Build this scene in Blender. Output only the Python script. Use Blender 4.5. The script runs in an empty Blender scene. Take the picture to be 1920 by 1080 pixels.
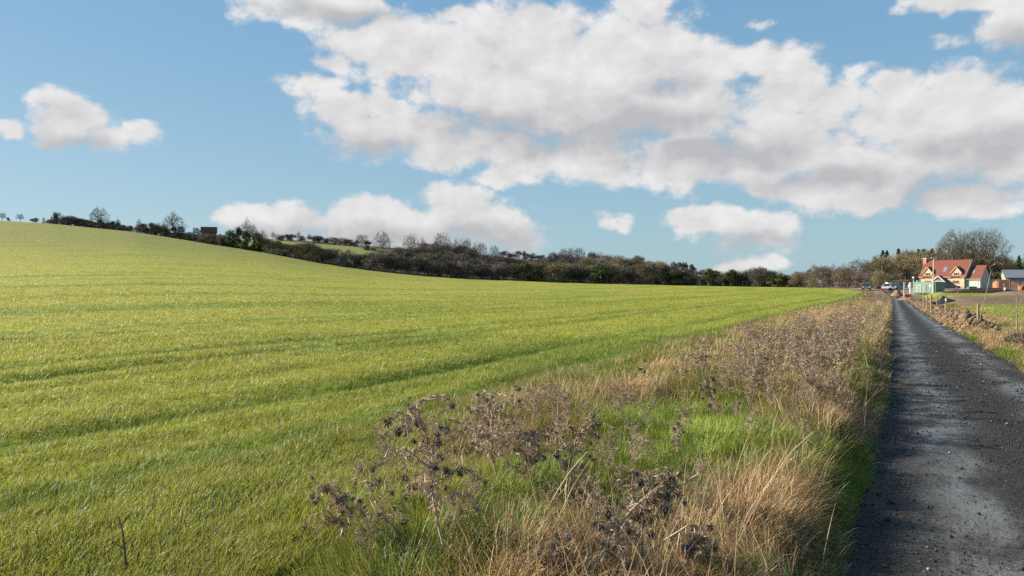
import bpy, math, random
import numpy as np
from mathutils import Vector, Matrix

R = math.radians
rng = np.random.default_rng(7)
random.seed(7)
sc = bpy.context.scene
COL = sc.collection
F = 1400.0          # focal length in photo pixels (1920 wide)
HZ = 535.0          # photo row of the horizon
EYE = 1.8
SUN_AZ, SUN_EL = -76.0, 26.0

# ------------------------------------------------------------------ noise
def _hash(ix, iy, seed):
    n = (ix.astype(np.int64) * 374761393 + iy.astype(np.int64) * 668265263 + seed * 974711) & 0xffffffff
    n = ((n ^ (n >> 13)) * 1274126177) & 0xffffffff
    return ((n ^ (n >> 16)) & 0xffff) / 65535.0

def vnoise(x, y, seed=0):
    x = np.asarray(x, float); y = np.asarray(y, float)
    ix = np.floor(x); iy = np.floor(y)
    fx = x - ix; fy = y - iy
    fx = fx * fx * (3 - 2 * fx); fy = fy * fy * (3 - 2 * fy)
    a = _hash(ix, iy, seed); b = _hash(ix + 1, iy, seed)
    c = _hash(ix, iy + 1, seed); d = _hash(ix + 1, iy + 1, seed)
    return (a * (1 - fx) + b * fx) * (1 - fy) + (c * (1 - fx) + d * fx) * fy

def fbm(x, y, seed=0, octv=4):
    s = 0; a = .5; t = 0
    for i in range(octv):
        s = s + a * vnoise(x * 2 ** i, y * 2 ** i, seed + i * 17); t += a; a *= .5
    return s / t

def sstep(a, b, x):
    u = np.clip((np.asarray(x, float) - a) / (b - a), 0, 1)
    return u * u * (3 - 2 * u)

# ------------------------------------------------------------------ terrain
LA = R(27.0)
LS, LC = math.sin(LA), math.cos(LA)

def st(x, y):
    """lane coordinates: s along the lane, t to its right (0 = camera), following the bend at the far end"""
    s = x * LS + y * LC
    t = x * LC - y * LS
    return s, t + 0.002 * np.clip(s - 165, 0, 80) ** 2

def xy(s, t):
    t = t - 0.002 * np.clip(np.asarray(s, float) - 165, 0, 80) ** 2
    return s * LS + t * LC, s * LC - t * LS

LZ_Y = [-50, 0, 16, 33, 60, 100, 141, 155, 165, 175, 185, 200, 260, 600]
LZ_Z = [0, 0, -.05, -.25, -.55, -.9, -1.0, -.75, -.2, .45, .85, 1.05, 1.3, 2]
def lane_z(s):
    return np.interp(np.asarray(s, float) * LC, LZ_Y, LZ_Z)

EDGE = {  # photo column: (row of the field's far edge, its distance, ground height of the ridge behind)
    -1200: (395, 360, 40), 0: (410, 330, 36), 100: (417, 325, 36), 250: (432, 310, 35), 400: (458, 290, 35),
    500: (475, 280, 35), 600: (495, 270, 33), 700: (510, 265, 30), 800: (520, 265, 27), 900: (526, 270, 23.5),
    1000: (529, 275, 20), 1100: (532, 280, 16), 1200: (534, 280, 12), 1300: (536, 280, 9), 1400: (538, 272, 6), 1500: (539, 258, 4)}
YK = np.array([0, 4, 8, 12, 16, 24, 33, 45, 60, 80, 100, 120, 141, 155, 165, 175, 185, 200, 215, 235, 260, 280, 300, 325, 350, 400, 460, 520, 600, 900, 3500.])
RIGHT_Y = [0, 8, 16, 33, 60, 100, 141, 165, 185, 215, 300, 520, 3500]
RIGHT_Z = [.1, .1, .0, -.1, 0, .2, .45, .7, 1.05, 1.2, 1.6, 2, 2]
cols_a, prof = [], []
for cx, (ey, ed, rz) in EDGE.items():
    ze = EYE + (HZ - ey) / F * ed
    u = YK / ed
    p = np.clip(u, 0, 1) ** (1.75 if cx < 1000 else 1.9)
    z = .3 + (ze - .3) * p
    back = np.interp(YK, [ed, 520, 900, 3500], [ze, rz, rz * .75, rz * .4])
    z = np.where(YK > ed, back, z)
    cols_a.append(math.atan((cx - 960) / F)); prof.append(z)
for cx, ys, zs in ((1600, [0, 8, 16, 33, 60, 100, 141, 185, 215, 520, 3500], [.3, .3, .28, .15, 0, .0, .2, .8, 1.03, 2.5, 2]),
                   (1650, RIGHT_Y, RIGHT_Z), (1700, RIGHT_Y, RIGHT_Z), (2800, RIGHT_Y, RIGHT_Z)):
    cols_a.append(math.atan((cx - 960) / F)); prof.append(np.interp(YK, ys, zs))
A0, A1, NA = R(-58), R(55), 452
TA = np.linspace(A0, A1, NA)
LR = np.linspace(math.log(1), math.log(3500), 260)
prof = np.array(prof)
tab = np.empty((NA, 260))
pr2 = np.array([np.interp(np.exp(LR), YK, pz) for pz in prof])
for j in range(260):
    tab[:, j] = np.interp(TA, cols_a, pr2[:, j])
for _ in range(3):      # round the kinks
    tab[1:-1] = (tab[:-2] + 2 * tab[1:-1] + tab[2:]) / 4
    tab[:, 1:-1] = (tab[:, :-2] + 2 * tab[:, 1:-1] + tab[:, 2:]) / 4

def H_base(x, y):
    a = np.arctan2(x, y)
    r = np.hypot(x, y)
    ac = np.clip(a, A0, A1)
    yd = np.maximum(r * np.cos(ac), 1.0)
    i = (ac - A0) / (A1 - A0) * (NA - 1)
    j = np.clip((np.log(yd) - LR[0]) / (LR[-1] - LR[0]) * 259, 0, 258.999)
    i0 = np.clip(np.floor(i).astype(int), 0, NA - 2); j0 = np.floor(j).astype(int)
    fi = i - i0; fj = j - j0
    z = (tab[i0, j0] * (1 - fi) + tab[i0 + 1, j0] * fi) * (1 - fj) + (tab[i0, j0 + 1] * (1 - fi) + tab[i0 + 1, j0 + 1] * fi) * fj
    back = sstep(R(75), R(130), np.abs(a))
    return z * (1 - back) + .3 * back

TRACKS = [(-5.3, .11, .26), (-7.0, .12, .28), (-11.5, .09, .3), (-13.3, .09, .3), (-18.5, .08, .4), (-20.5, .08, .4), (-29, .08, .5), (-31, .08, .5), (-42, .09, .5), (-44, .09, .5), (-58, .1, .6), (-60, .1, .6), (-80, .1, .7)]
def furrow(s, t):
    """wheel tracks and drilling ridges in the crop, parallel to the lane"""
    tw = t + .5 * (fbm(s / 7, t / 9, 3, 2) - .5)
    z = 0
    for tt, dp, w in TRACKS:
        m = .35 + 1.1 * vnoise(s / 3.1, np.zeros_like(s) + tt, 5)
        z = z - dp * m * np.exp(-((tw - tt) / w) ** 2)
    z = z + .10 * (fbm(s / 5.0, t / .9, 11, 3) - .5)
    z = z + .035 * np.sin(tw * 2 * math.pi / 1.4) * vnoise(s / 6, t / 3, 21)
    return z

def lane_edge(s):
    return -.12 - .17 * sstep(13, 5, s) + .13 * (vnoise(np.asarray(s, float) / 1.3, np.zeros_like(np.asarray(s, float)), 33) - .5)

def H(x, y):
    x = np.asarray(x, float); y = np.asarray(y, float)
    s, t = st(x, y)
    hb = H_base(x, y)
    lz = lane_z(s)
    dl = lane_edge(s) - t; dr = t - 2.42
    nz = fbm(x * .9, y * .9, 31, 3) - .5
    vl = lz + .27 * sstep(0, .55, dl) + .30 * nz * sstep(.2, .8, dl)
    wl = sstep(2.2, 5.5, dl)
    zl = vl * (1 - wl) + (hb + .0) * wl
    vr = lz + .13 * sstep(0, .5, dr) + .16 * nz * sstep(.1, .7, dr)
    wr = sstep(1.2, 6, dr)
    zr = vr * (1 - wr) + hb * wr
    z = np.where(dl > 0, zl, np.where(dr > 0, zr, lz))
    far = sstep(205, 235, s)
    z = z * (1 - far) + hb * far
    r = np.hypot(x, y)
    z = z + furrow(s, t) * sstep(-4.2, -5.2, t) * (1 - sstep(90, 200, r))
    return z

def hz(x, y):
    return float(H(np.array([x]), np.array([y]))[0])

def G(px, Y, dz=0.0):
    X = (px - 960) / F * Y
    return Vector((X, Y, hz(X, Y) + dz))

# ------------------------------------------------------------------ materials
def newmat(name):
    m = bpy.data.materials.new(name); m.use_nodes = True
    nt = m.node_tree; nt.nodes.clear()
    out = nt.nodes.new('ShaderNodeOutputMaterial')
    return m, nt, out

def N(nt, kind, **kw):
    n = nt.nodes.new(kind)
    for k, v in kw.items():
        if k.startswith('i_'):
            key = k[2:]
            n.inputs[int(key) if key.isdigit() else key].default_value = v
        else:
            setattr(n, k, v)
    return n

def pbr(name, col, rough=.7, var=.15, scale=3.0, spec=.3, bump=0.0, bscale=30.0, metal=0.0, coat=0.0):
    """plain surface with a procedural mottling of its colour and a fine bump"""
    m, nt, out = newmat(name)
    b = N(nt, 'ShaderNodeBsdfPrincipled', i_Roughness=rough, i_Metallic=metal)
    b.inputs['Specular IOR Level'].default_value = spec
    b.inputs['Coat Weight'].default_value = coat
    tc = N(nt, 'ShaderNodeTexCoord')
    no = N(nt, 'ShaderNodeTexNoise', i_Scale=scale, i_Detail=5.0)
    nt.links.new(tc.outputs['Object'], no.inputs['Vector'])
    mr = N(nt, 'ShaderNodeMapRange'); mr.inputs[3].default_value = 1 - var; mr.inputs[4].default_value = 1 + var
    nt.links.new(no.outputs[0], mr.inputs[0])
    mu = N(nt, 'ShaderNodeVectorMath', operation='SCALE'); mu.inputs[0].default_value = col
    nt.links.new(mr.outputs[0], mu.inputs['Scale'])
    nt.links.new(mu.outputs[0], b.inputs['Base Color'])
    if bump:
        nb = N(nt, 'ShaderNodeTexNoise', i_Scale=bscale, i_Detail=6.0)
        nt.links.new(tc.outputs['Object'], nb.inputs['Vector'])
        bp = N(nt, 'ShaderNodeBump', i_Strength=bump, i_Distance=.05)
        nt.links.new(nb.outputs[0], bp.inputs['Height']); nt.links.new(bp.outputs[0], b.inputs['Normal'])
    nt.links.new(b.outputs[0], out.inputs[0])
    return m

def attrmat(name, rough=.5, spec=.3, transl=.3, objvar=.0, noise=0.0, nscale=3.0):
    """foliage, twigs and straw: colour from the mesh's own colour attribute, light passing through thin blades"""
    m, nt, out = newmat(name)
    at = N(nt, 'ShaderNodeAttribute', attribute_name='col')
    src = at.outputs['Color']
    if objvar:
        oi = N(nt, 'ShaderNodeObjectInfo')
        mr = N(nt, 'ShaderNodeMapRange'); mr.inputs[3].default_value = 1 - objvar; mr.inputs[4].default_value = 1 + objvar
        nt.links.new(oi.outputs['Random'], mr.inputs[0])
        sc_ = N(nt, 'ShaderNodeVectorMath', operation='SCALE')
        nt.links.new(src, sc_.inputs[0]); nt.links.new(mr.outputs[0], sc_.inputs['Scale']); src = sc_.outputs[0]
    b = N(nt, 'ShaderNodeBsdfPrincipled', i_Roughness=rough)
    b.inputs['Specular IOR Level'].default_value = spec
    nt.links.new(src, b.inputs['Base Color'])
    if transl:
        tr = N(nt, 'ShaderNodeBsdfTranslucent')
        nt.links.new(src, tr.inputs['Color'])
        mx = N(nt, 'ShaderNodeMixShader'); mx.inputs[0].default_value = transl
        nt.links.new(b.outputs[0], mx.inputs[1]); nt.links.new(tr.outputs[0], mx.inputs[2])
        nt.links.new(mx.outputs[0], out.inputs[0])
    else:
        nt.links.new(b.outputs[0], out.inputs[0])
    return m

# ------------------------------------------------------------------ mesh from arrays
def tri_mesh(name, verts, tris, mat, cols=None, smooth=False):
    verts = np.ascontiguousarray(verts, np.float32); tris = np.ascontiguousarray(tris, np.int32)
    me = bpy.data.meshes.new(name)
    me.vertices.add(len(verts)); me.vertices.foreach_set('co', verts.ravel())
    k = tris.shape[1]
    me.loops.add(len(tris) * k); me.loops.foreach_set('vertex_index', tris.ravel())
    me.polygons.add(len(tris)); me.polygons.foreach_set('loop_start', np.arange(0, len(tris) * k, k, dtype=np.int32))
    if smooth:
        me.polygons.foreach_set('use_smooth', np.ones(len(tris), bool))
    if cols is not None:
        c4 = np.ones((len(verts), 4), np.float32); c4[:, :3] = cols
        at = me.attributes.new('col', 'FLOAT_COLOR', 'POINT'); at.data.foreach_set('color', c4.ravel())
    me.update(calc_edges=True)
    if mat: me.materials.append(mat)
    return me

def link(name, me, parent=None, loc=None):
    o = bpy.data.objects.new(name, me); COL.objects.link(o)
    if parent: o.parent = parent
    if loc is not None: o.location = loc
    return o

def tag(o, label=None, cat=None, group=None, kind=None):
    if label: o['label'] = label
    if cat: o['category'] = cat
    if group: o['group'] = group
    if kind: o['kind'] = kind
    return o

def thing(name, label, cat, loc=(0, 0, 0), rz=0, group=None):
    o = bpy.data.objects.new(name, None); COL.objects.link(o)
    o.location = loc; o.rotation_euler = (0, 0, rz); o.empty_display_size = .2
    return tag(o, label, cat, group)

def copy_tree(o, parent=None):
    c = o.copy(); COL.objects.link(c); c.parent = parent
    for ch in list(o.children): copy_tree(ch, c)
    return c

class MB:
    """collects boxes, tubes and prisms into one mesh"""
    def __init__(s): s.v = []; s.f = []
    def add(s, vs, fs):
        o = len(s.v); s.v += [tuple(v) for v in vs]; s.f += [tuple(i + o for i in f) for f in fs]
    def box(s, x0, x1, y0, y1, z0, z1):
        s.add([(x0, y0, z0), (x1, y0, z0), (x1, y1, z0), (x0, y1, z0), (x0, y0, z1), (x1, y0, z1), (x1, y1, z1), (x0, y1, z1)],
              [(0, 3, 2, 1), (4, 5, 6, 7), (0, 1, 5, 4), (1, 2, 6, 5), (2, 3, 7, 6), (3, 0, 4, 7)])
        return s
    def bar(s, p, q, w, h=None):
        """square bar from p to q"""
        p, q = Vector(p), Vector(q); d = (q - p).normalized(); h = h or w
        up = Vector((0, 0, 1)) if abs(d.z) < .9 else Vector((0, 1, 0))
        a = d.cross(up).normalized() * w / 2; b = a.cross(d).normalized() * h / 2
        vs = [p - a - b, p + a - b, p + a + b, p - a + b, q - a - b, q + a - b, q + a + b, q - a + b]
        s.add(vs, [(0, 3, 2, 1), (4, 5, 6, 7), (0, 1, 5, 4), (1, 2, 6, 5), (2, 3, 7, 6), (3, 0, 4, 7)])
        return s
    def tube(s, pts, rad, n=8):
        pts = [Vector(p) for p in pts]; rings = []
        for i, p in enumerate(pts):
            d = (pts[min(i + 1, len(pts) - 1)] - pts[max(i - 1, 0)]).normalized()
            up = Vector((0, 0, 1)) if abs(d.z) < .95 else Vector((1, 0, 0))
            a = d.cross(up).normalized(); b = a.cross(d).normalized()
            r = rad[i] if hasattr(rad, '__len__') else rad
            rings.append([p + (a * math.cos(2 * math.pi * k / n) + b * math.sin(2 * math.pi * k / n)) * r for k in range(n)])
        vs = [v for r_ in rings for v in r_]; fs = []
        for i in range(len(pts) - 1):
            for k in range(n):
                fs.append((i * n + k, i * n + (k + 1) % n, (i + 1) * n + (k + 1) % n, (i + 1) * n + k))
        fs.append(tuple(range(n))[::-1]); fs.append(tuple((len(pts) - 1) * n + k for k in range(n)))
        s.add(vs, fs); return s
    def prism(s, poly, axis, a, b):
        """extrude a 2D outline: axis 'y' -> outline in x,z; axis 'x' -> outline in y,z"""
        n = len(poly)
        mk = (lambda p, c: (p[0], c, p[1])) if axis == 'y' else (lambda p, c: (c, p[0], p[1]))
        vs = [mk(p, a) for p in poly] + [mk(p, b) for p in poly]
        fs = [tuple(range(n)), tuple(range(2 * n - 1, n - 1, -1))] + [(i, n + i, n + (i + 1) % n, (i + 1) % n) for i in range(n)]
        s.add(vs, fs); return s
    def quad(s, *p): s.add(p, [tuple(range(len(p)))]); return s
    def build(s, name, mat, parent=None, bevel=0, smooth=False, loc=None):
        me = bpy.data.meshes.new(name); me.from_pydata(s.v, [], s.f)
        import bmesh
        bm = bmesh.new(); bm.from_mesh(me); bmesh.ops.recalc_face_normals(bm, faces=bm.faces)
        if bevel: bmesh.ops.bevel(bm, geom=bm.edges[:], offset=bevel, segments=1, affect='EDGES', profile=.5)
        bm.to_mesh(me); bm.free()
        if smooth:
            for p in me.polygons: p.use_smooth = True
        me.materials.append(mat)
        return link(name, me, parent, loc)

# ------------------------------------------------------------------ camera, sun, sky
cam = bpy.data.cameras.new('camera'); cam.lens = 36 * F / 1920; cam.sensor_width = 36
cam.shift_y = -(540 - HZ) / 1920; cam.clip_start = .05; cam.clip_end = 8000
camo = bpy.data.objects.new('camera', cam); COL.objects.link(camo)
camo.location = (0, 0, EYE); camo.rotation_euler = (R(90), 0, 0)
sc.camera = camo
sun = bpy.data.lights.new('sun', 'SUN'); sun.energy = 5.0; sun.angle = R(.55); sun.color = (1, .91, .77)
suno = bpy.data.objects.new('sun', sun); COL.objects.link(suno)
SDIR = Vector((math.sin(R(SUN_AZ)) * math.cos(R(SUN_EL)), math.cos(R(SUN_AZ)) * math.cos(R(SUN_EL)), math.sin(R(SUN_EL))))
suno.rotation_euler = SDIR.to_track_quat('Z', 'Y').to_euler()
suno.location = SDIR * 300

CLOUDS = [  # photo column, row, half width, half height, thinness
    (735, 90, 135, 52), (880, 95, 170, 68), (1050, 105, 190, 85), (1190, 110, 150, 82), (1305, 128, 95, 52), (680, 70, 60, 26),
    (990, 185, 190, 80), (1140, 205, 190, 70), (1290, 200, 110, 60), (900, 165, 130, 55),
    (640, 212, 72, 34), (705, 245, 100, 44), (800, 240, 120, 45), (590, 160, 60, 30, .6), (720, 190, 60, 30, .3), (620, 120, 50, 22, .4),
    (920, 275, 180, 38), (1090, 290, 220, 42), (1290, 305, 200, 50), (940, 332, 52, 18, .2),
    (1450, 215, 80, 65), (1470, 280, 190, 66), (1580, 320, 150, 62), (1430, 110, 80, 32, .55), (1500, 135, 50, 45, .78),
    (1690, 215, 120, 62), (1800, 200, 150, 62), (1900, 215, 130, 70), (1680, 155, 50, 24, .15), (1760, 270, 190, 55), (1900, 290, 120, 50),
    (1600, 370, 110, 32), (1500, 350, 110, 26), (1800, 365, 110, 28), (1700, 310, 170, 50), (1590, 140, 60, 24, .72), (1560, 190, 60, 40, .4),
    (600, 12, 150, 30, .2), (830, 20, 50, 20, .45), (1020, 22, 60, 22, .4), (1205, 6, 70, 24, .2), (1415, 44, 54, 13, .82), (1890, 50, 75, 44, .25), (1810, 4, 100, 20, .15), (1775, 85, 66, 17, .86), (1930, 20, 80, 60),
    (150, 222, 72, 36), (110, 255, 56, 26), (190, 262, 62, 28), (255, 250, 40, 24, .4), (8, 236, 26, 20, .2), (75, 185, 30, 18, .85),
    (540, 405, 130, 26), (470, 412, 60, 18), (690, 402, 90, 26), (860, 385, 76, 36), (900, 420, 105, 48), (740, 440, 260, 42), (960, 440, 55, 34), (530, 430, 90, 20),
    (1330, 415, 86, 24), (1400, 432, 84, 32), (1290, 412, 50, 14), (1440, 455, 55, 20), (1150, 411, 56, 22, .86), (1400, 500, 66, 18, .4),
    # cover above and beside the frame
    (2150, 100, 160, 80), (2120, 330, 150, 60), (700, -130, 260, 60), (1500, -180, 340, 80), (-420, 330, 240, 50), (200, -260, 260, 80)]
BELLIES = [(1170, 232, 190, 38), (930, 235, 130, 42), (1010, 265, 150, 30), (1350, 292, 190, 32), (1560, 330, 170, 30), (1830, 275, 140, 30),
    (1770, 350, 110, 30), (680, 270, 110, 26), (900, 455, 130, 30), (600, 440, 200, 20), (1400, 466, 100, 20), (165, 282, 90, 20), (1250, 160, 70, 24), (1900, 80, 70, 34), (620, 24, 120, 14)]

def pix_dir(px, py):
    a = math.atan((px - 960) / F)
    return a, math.atan((HZ - py) / math.hypot(F, px - 960))

EXPO = 1.12
def build_world():
    w = bpy.data.worlds.new('World'); sc.world = w; w.use_nodes = True
    nt = w.node_tree; nt.nodes.clear()
    # node group: signed cloud depth for a sky position (azimuth, elevation)
    g = bpy.data.node_groups.new('cloud_depth', 'ShaderNodeTree')
    g.interface.new_socket('P', in_out='INPUT', socket_type='NodeSocketVector')
    g.interface.new_socket('Depth', in_out='OUTPUT', socket_type='NodeSocketFloat')
    for nm in ('Belly', 'Dist', 'Noise'): g.interface.new_socket(nm, in_out='OUTPUT', socket_type='NodeSocketFloat')
    gi = g.nodes.new('NodeGroupInput'); go = g.nodes.new('NodeGroupOutput')
    # warp the position so that the outlines billow
    n1 = N(g, 'ShaderNodeTexNoise', i_Scale=13.0, i_Detail=3.0); g.links.new(gi.outputs[0], n1.inputs['Vector'])
    sub = N(g, 'ShaderNodeVectorMath', operation='SUBTRACT'); sub.inputs[1].default_value = (.5, .5, .5)
    g.links.new(n1.outputs['Color'], sub.inputs[0])
    wp = N(g, 'ShaderNodeVectorMath', operation='MULTIPLY_ADD'); wp.inputs[1].default_value = (.075, .05, 0)
    g.links.new(sub.outputs[0], wp.inputs[0]); g.links.new(gi.outputs[0], wp.inputs[2])
    P = wp.outputs[0]
    def ell(px, py, rx, ry, thin=0.0, acc=None, sm=.22):
        a, e = pix_dir(px, py)
        k = math.cos(a)          # angular size shrinks away from the axis
        sx = 1 / (rx / F * k * k * 1.14); sy = 1 / (ry / F * k * 1.2)
        ma = N(g, 'ShaderNodeVectorMath', operation='MULTIPLY_ADD')
        ma.inputs[1].default_value = (sx, sy, 0); ma.inputs[2].default_value = (-a * sx, -e * sy, thin)
        g.links.new(P, ma.inputs[0])
        le = N(g, 'ShaderNodeVectorMath', operation='LENGTH'); g.links.new(ma.outputs[0], le.inputs[0])
        if acc is None: return le.outputs['Value']
        mn = N(g, 'ShaderNodeMath', operation='SMOOTH_MIN'); mn.inputs[2].default_value = sm
        g.links.new(acc, mn.inputs[0]); g.links.new(le.outputs['Value'], mn.inputs[1]); return mn.outputs[0]
    acc = bel = None
    for q in CLOUDS: acc = ell(*q, acc=acc)
    for q in BELLIES: bel = ell(*q, acc=bel, sm=.3)
    g.links.new(bel, go.inputs[1])
    g.links.new(acc, go.inputs[2])
    n2 = N(g, 'ShaderNodeTexNoise', i_Scale=15.0, i_Detail=8.0, i_Roughness=.61)
    sv = N(g, 'ShaderNodeVectorMath', operation='MULTIPLY'); sv.inputs[1].default_value = (1, 1.35, 1)
    g.links.new(gi.outputs[0], sv.inputs[0]); g.links.new(sv.outputs[0], n2.inputs['Vector'])
    # depth = 1 - distance + (noise - .5) * amp
    d1 = N(g, 'ShaderNodeMath', operation='SUBTRACT'); d1.inputs[0].default_value = 1.0; g.links.new(acc, d1.inputs[1])
    d2 = N(g, 'ShaderNodeMath', operation='MULTIPLY_ADD'); d2.inputs[1].default_value = 2.2; d2.inputs[2].default_value = -1.1
    g.links.new(n2.outputs[0], d2.inputs[0])
    d3 = N(g, 'ShaderNodeMath', operation='ADD'); g.links.new(d1.outputs[0], d3.inputs[0]); g.links.new(d2.outputs[0], d3.inputs[1])
    g.links.new(d3.outputs[0], go.inputs[0]); g.links.new(n2.outputs[0], go.inputs[3])

    tc = N(nt, 'ShaderNodeTexCoord')
    sp = N(nt, 'ShaderNodeSeparateXYZ'); nt.links.new(tc.outputs['Generated'], sp.inputs[0])
    az = N(nt, 'ShaderNodeMath', operation='ARCTAN2'); nt.links.new(sp.outputs[0], az.inputs[0]); nt.links.new(sp.outputs[1], az.inputs[1])
    el = N(nt, 'ShaderNodeMath', operation='ARCSINE'); nt.links.new(sp.outputs[2], el.inputs[0])
    cb = N(nt, 'ShaderNodeCombineXYZ'); nt.links.new(az.outputs[0], cb.inputs[0]); nt.links.new(el.outputs[0], cb.inputs[1])
    ga = N(nt, 'ShaderNodeGroup', node_tree=g); nt.links.new(cb.outputs[0], ga.inputs[0])
    # the same billows sampled a little way towards the sun give their lit and shaded sides
    of = N(nt, 'ShaderNodeVectorMath', operation='MULTIPLY_ADD'); of.inputs[1].default_value = (1, 1.35, 1); of.inputs[2].default_value = (-.012, .030, 0); nt.links.new(cb.outputs[0], of.inputs[0])
    n3 = N(nt, 'ShaderNodeTexNoise', i_Scale=15.0, i_Detail=4.0, i_Roughness=.5); nt.links.new(of.outputs[0], n3.inputs['Vector'])
    rel = N(nt, 'ShaderNodeMath', operation='SUBTRACT'); nt.links.new(ga.outputs['Noise'], rel.inputs[0]); nt.links.new(n3.outputs[0], rel.inputs[1])
    # grey bellies, bright crowns and thin bright rims
    bl = N(nt, 'ShaderNodeMapRange', interpolation_type='SMOOTHSTEP'); bl.inputs[1].default_value = .1; bl.inputs[2].default_value = 1.45; bl.inputs[3].default_value = -.06; bl.inputs[4].default_value = .74
    nt.links.new(ga.outputs['Belly'], bl.inputs[0])
    L = N(nt, 'ShaderNodeMath', operation='MULTIPLY_ADD', use_clamp=True); L.inputs[1].default_value = 1.45
    nt.links.new(rel.outputs[0], L.inputs[0]); nt.links.new(bl.outputs[0], L.inputs[2])
    cov = N(nt, 'ShaderNodeMapRange', interpolation_type='SMOOTHSTEP'); cov.inputs[1].default_value = -.13
    cov.inputs[3].default_value = 0; cov.inputs[4].default_value = .97
    nt.links.new(ga.outputs[0], cov.inputs[0])
    # crisp crowns, ragged soft bases
    ew = N(nt, 'ShaderNodeMath', operation='MULTIPLY_ADD'); ew.inputs[1].default_value = -.42; ew.inputs[2].default_value = .66
    nt.links.new(bl.outputs[0], ew.inputs[0]); nt.links.new(ew.outputs[0], cov.inputs[2])
    cc = N(nt, 'ShaderNodeMix', data_type='RGBA')
    cc.inputs['A'].default_value = (.52, .515, .535, 1); cc.inputs['B'].default_value = (.86, .85, .84, 1)
    nt.links.new(L.outputs[0], cc.inputs['Factor'])
    sky = N(nt, 'ShaderNodeTexSky', sky_type='NISHITA'); sky.sun_disc = False
    sky.sun_elevation = R(SUN_EL); sky.sun_rotation = R(SUN_AZ); sky.air_density = 1.0; sky.dust_density = .6; sky.ozone_density = 1.6
    SK = .10; K = 2 ** -EXPO / SK
    # clear winter air: deeper blue overhead, paler towards the horizon
    gr = N(nt, 'ShaderNodeMapRange', interpolation_type='SMOOTHSTEP'); gr.inputs[1].default_value = 0; gr.inputs[2].default_value = .42
    nt.links.new(el.outputs[0], gr.inputs[0])
    air = N(nt, 'ShaderNodeMix', data_type='RGBA'); nt.links.new(gr.outputs[0], air.inputs['Factor'])
    air.inputs['A'].default_value = (.295 * K, .475 * K, .58 * K, 1); air.inputs['B'].default_value = (.175 * K, .375 * K, .585 * K, 1)
    am = N(nt, 'ShaderNodeMix', data_type='RGBA'); am.inputs['Factor'].default_value = .85
    nt.links.new(sky.outputs[0], am.inputs['A']); nt.links.new(air.outputs['Result'], am.inputs['B'])
    b1 = N(nt, 'ShaderNodeBackground', i_Strength=SK); nt.links.new(am.outputs['Result'], b1.inputs[0])
    b2 = N(nt, 'ShaderNodeBackground', i_Strength=2 ** -EXPO); nt.links.new(cc.outputs['Result'], b2.inputs[0])
    mx = N(nt, 'ShaderNodeMixShader'); nt.links.new(cov.outputs[0], mx.inputs[0]); nt.links.new(b1.outputs[0], mx.inputs[1]); nt.links.new(b2.outputs[0], mx.inputs[2])
    ow = nt.nodes.new('ShaderNodeOutputWorld'); nt.links.new(mx.outputs[0], ow.inputs[0])
    w.cycles.sampling_method = 'MANUAL'; w.cycles.sample_map_resolution = 512
build_world()
sc.view_settings.view_transform = 'Standard'; sc.view_settings.look = 'None'
sc.view_settings.exposure = EXPO; sc.view_settings.gamma = 1
sc.cycles.max_bounces = 5; sc.cycles.diffuse_bounces = 2; sc.cycles.glossy_bounces = 2; sc.cycles.transmission_bounces = 3; sc.cycles.transparent_max_bounces = 4
sc.cycles.use_denoising = False

# ------------------------------------------------------------------ ground sheets
def ground_mat():
    m, nt, out = newmat('field_soil_and_crop')
    at = N(nt, 'ShaderNodeAttribute', attribute_name='col')
    ge = N(nt, 'ShaderNodeNewGeometry')
    n1 = N(nt, 'ShaderNodeTexNoise', i_Scale=1.7, i_Detail=6.0); nt.links.new(ge.outputs['Position'], n1.inputs['Vector'])
    mr = N(nt, 'ShaderNodeMapRange'); mr.inputs[1].default_value = .25; mr.inputs[2].default_value = .75; mr.inputs[3].default_value = .62; mr.inputs[4].default_value = 1.38
    nt.links.new(n1.outputs[0], mr.inputs[0])
    mu = N(nt, 'ShaderNodeVectorMath', operation='SCALE'); nt.links.new(at.outputs['Color'], mu.inputs[0]); nt.links.new(mr.outputs[0], mu.inputs['Scale'])
    b = N(nt, 'ShaderNodeBsdfPrincipled', i_Roughness=.9); b.inputs['Specular IOR Level'].default_value = .1
    nt.links.new(mu.outputs[0], b.inputs['Base Color'])
    n2 = N(nt, 'ShaderNodeTexNoise', i_Scale=5.0, i_Detail=6.0); nt.links.new(ge.outputs['Position'], n2.inputs['Vector'])
    bp = N(nt, 'ShaderNodeBump', i_Strength=.6, i_Distance=.15); nt.links.new(n2.outputs[0], bp.inputs['Height']); nt.links.new(bp.outputs[0], b.inputs['Normal'])
    nt.links.new(b.outputs[0], out.inputs[0])
    return m
M_GROUND = ground_mat()

C_YEL = np.array([.270, .262, .042]); C_GRN = np.array([.252, .268, .036]); C_DEEP = np.array([.125, .185, .024])
C_SOIL = np.array([.16, .105, .066]); C_TAN = np.array([.30, .235, .12]); C_WOOD = np.array([.065, .05, .035])

def mixc(a, b, f): return a * (1 - f[..., None]) + b * f[..., None]

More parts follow.
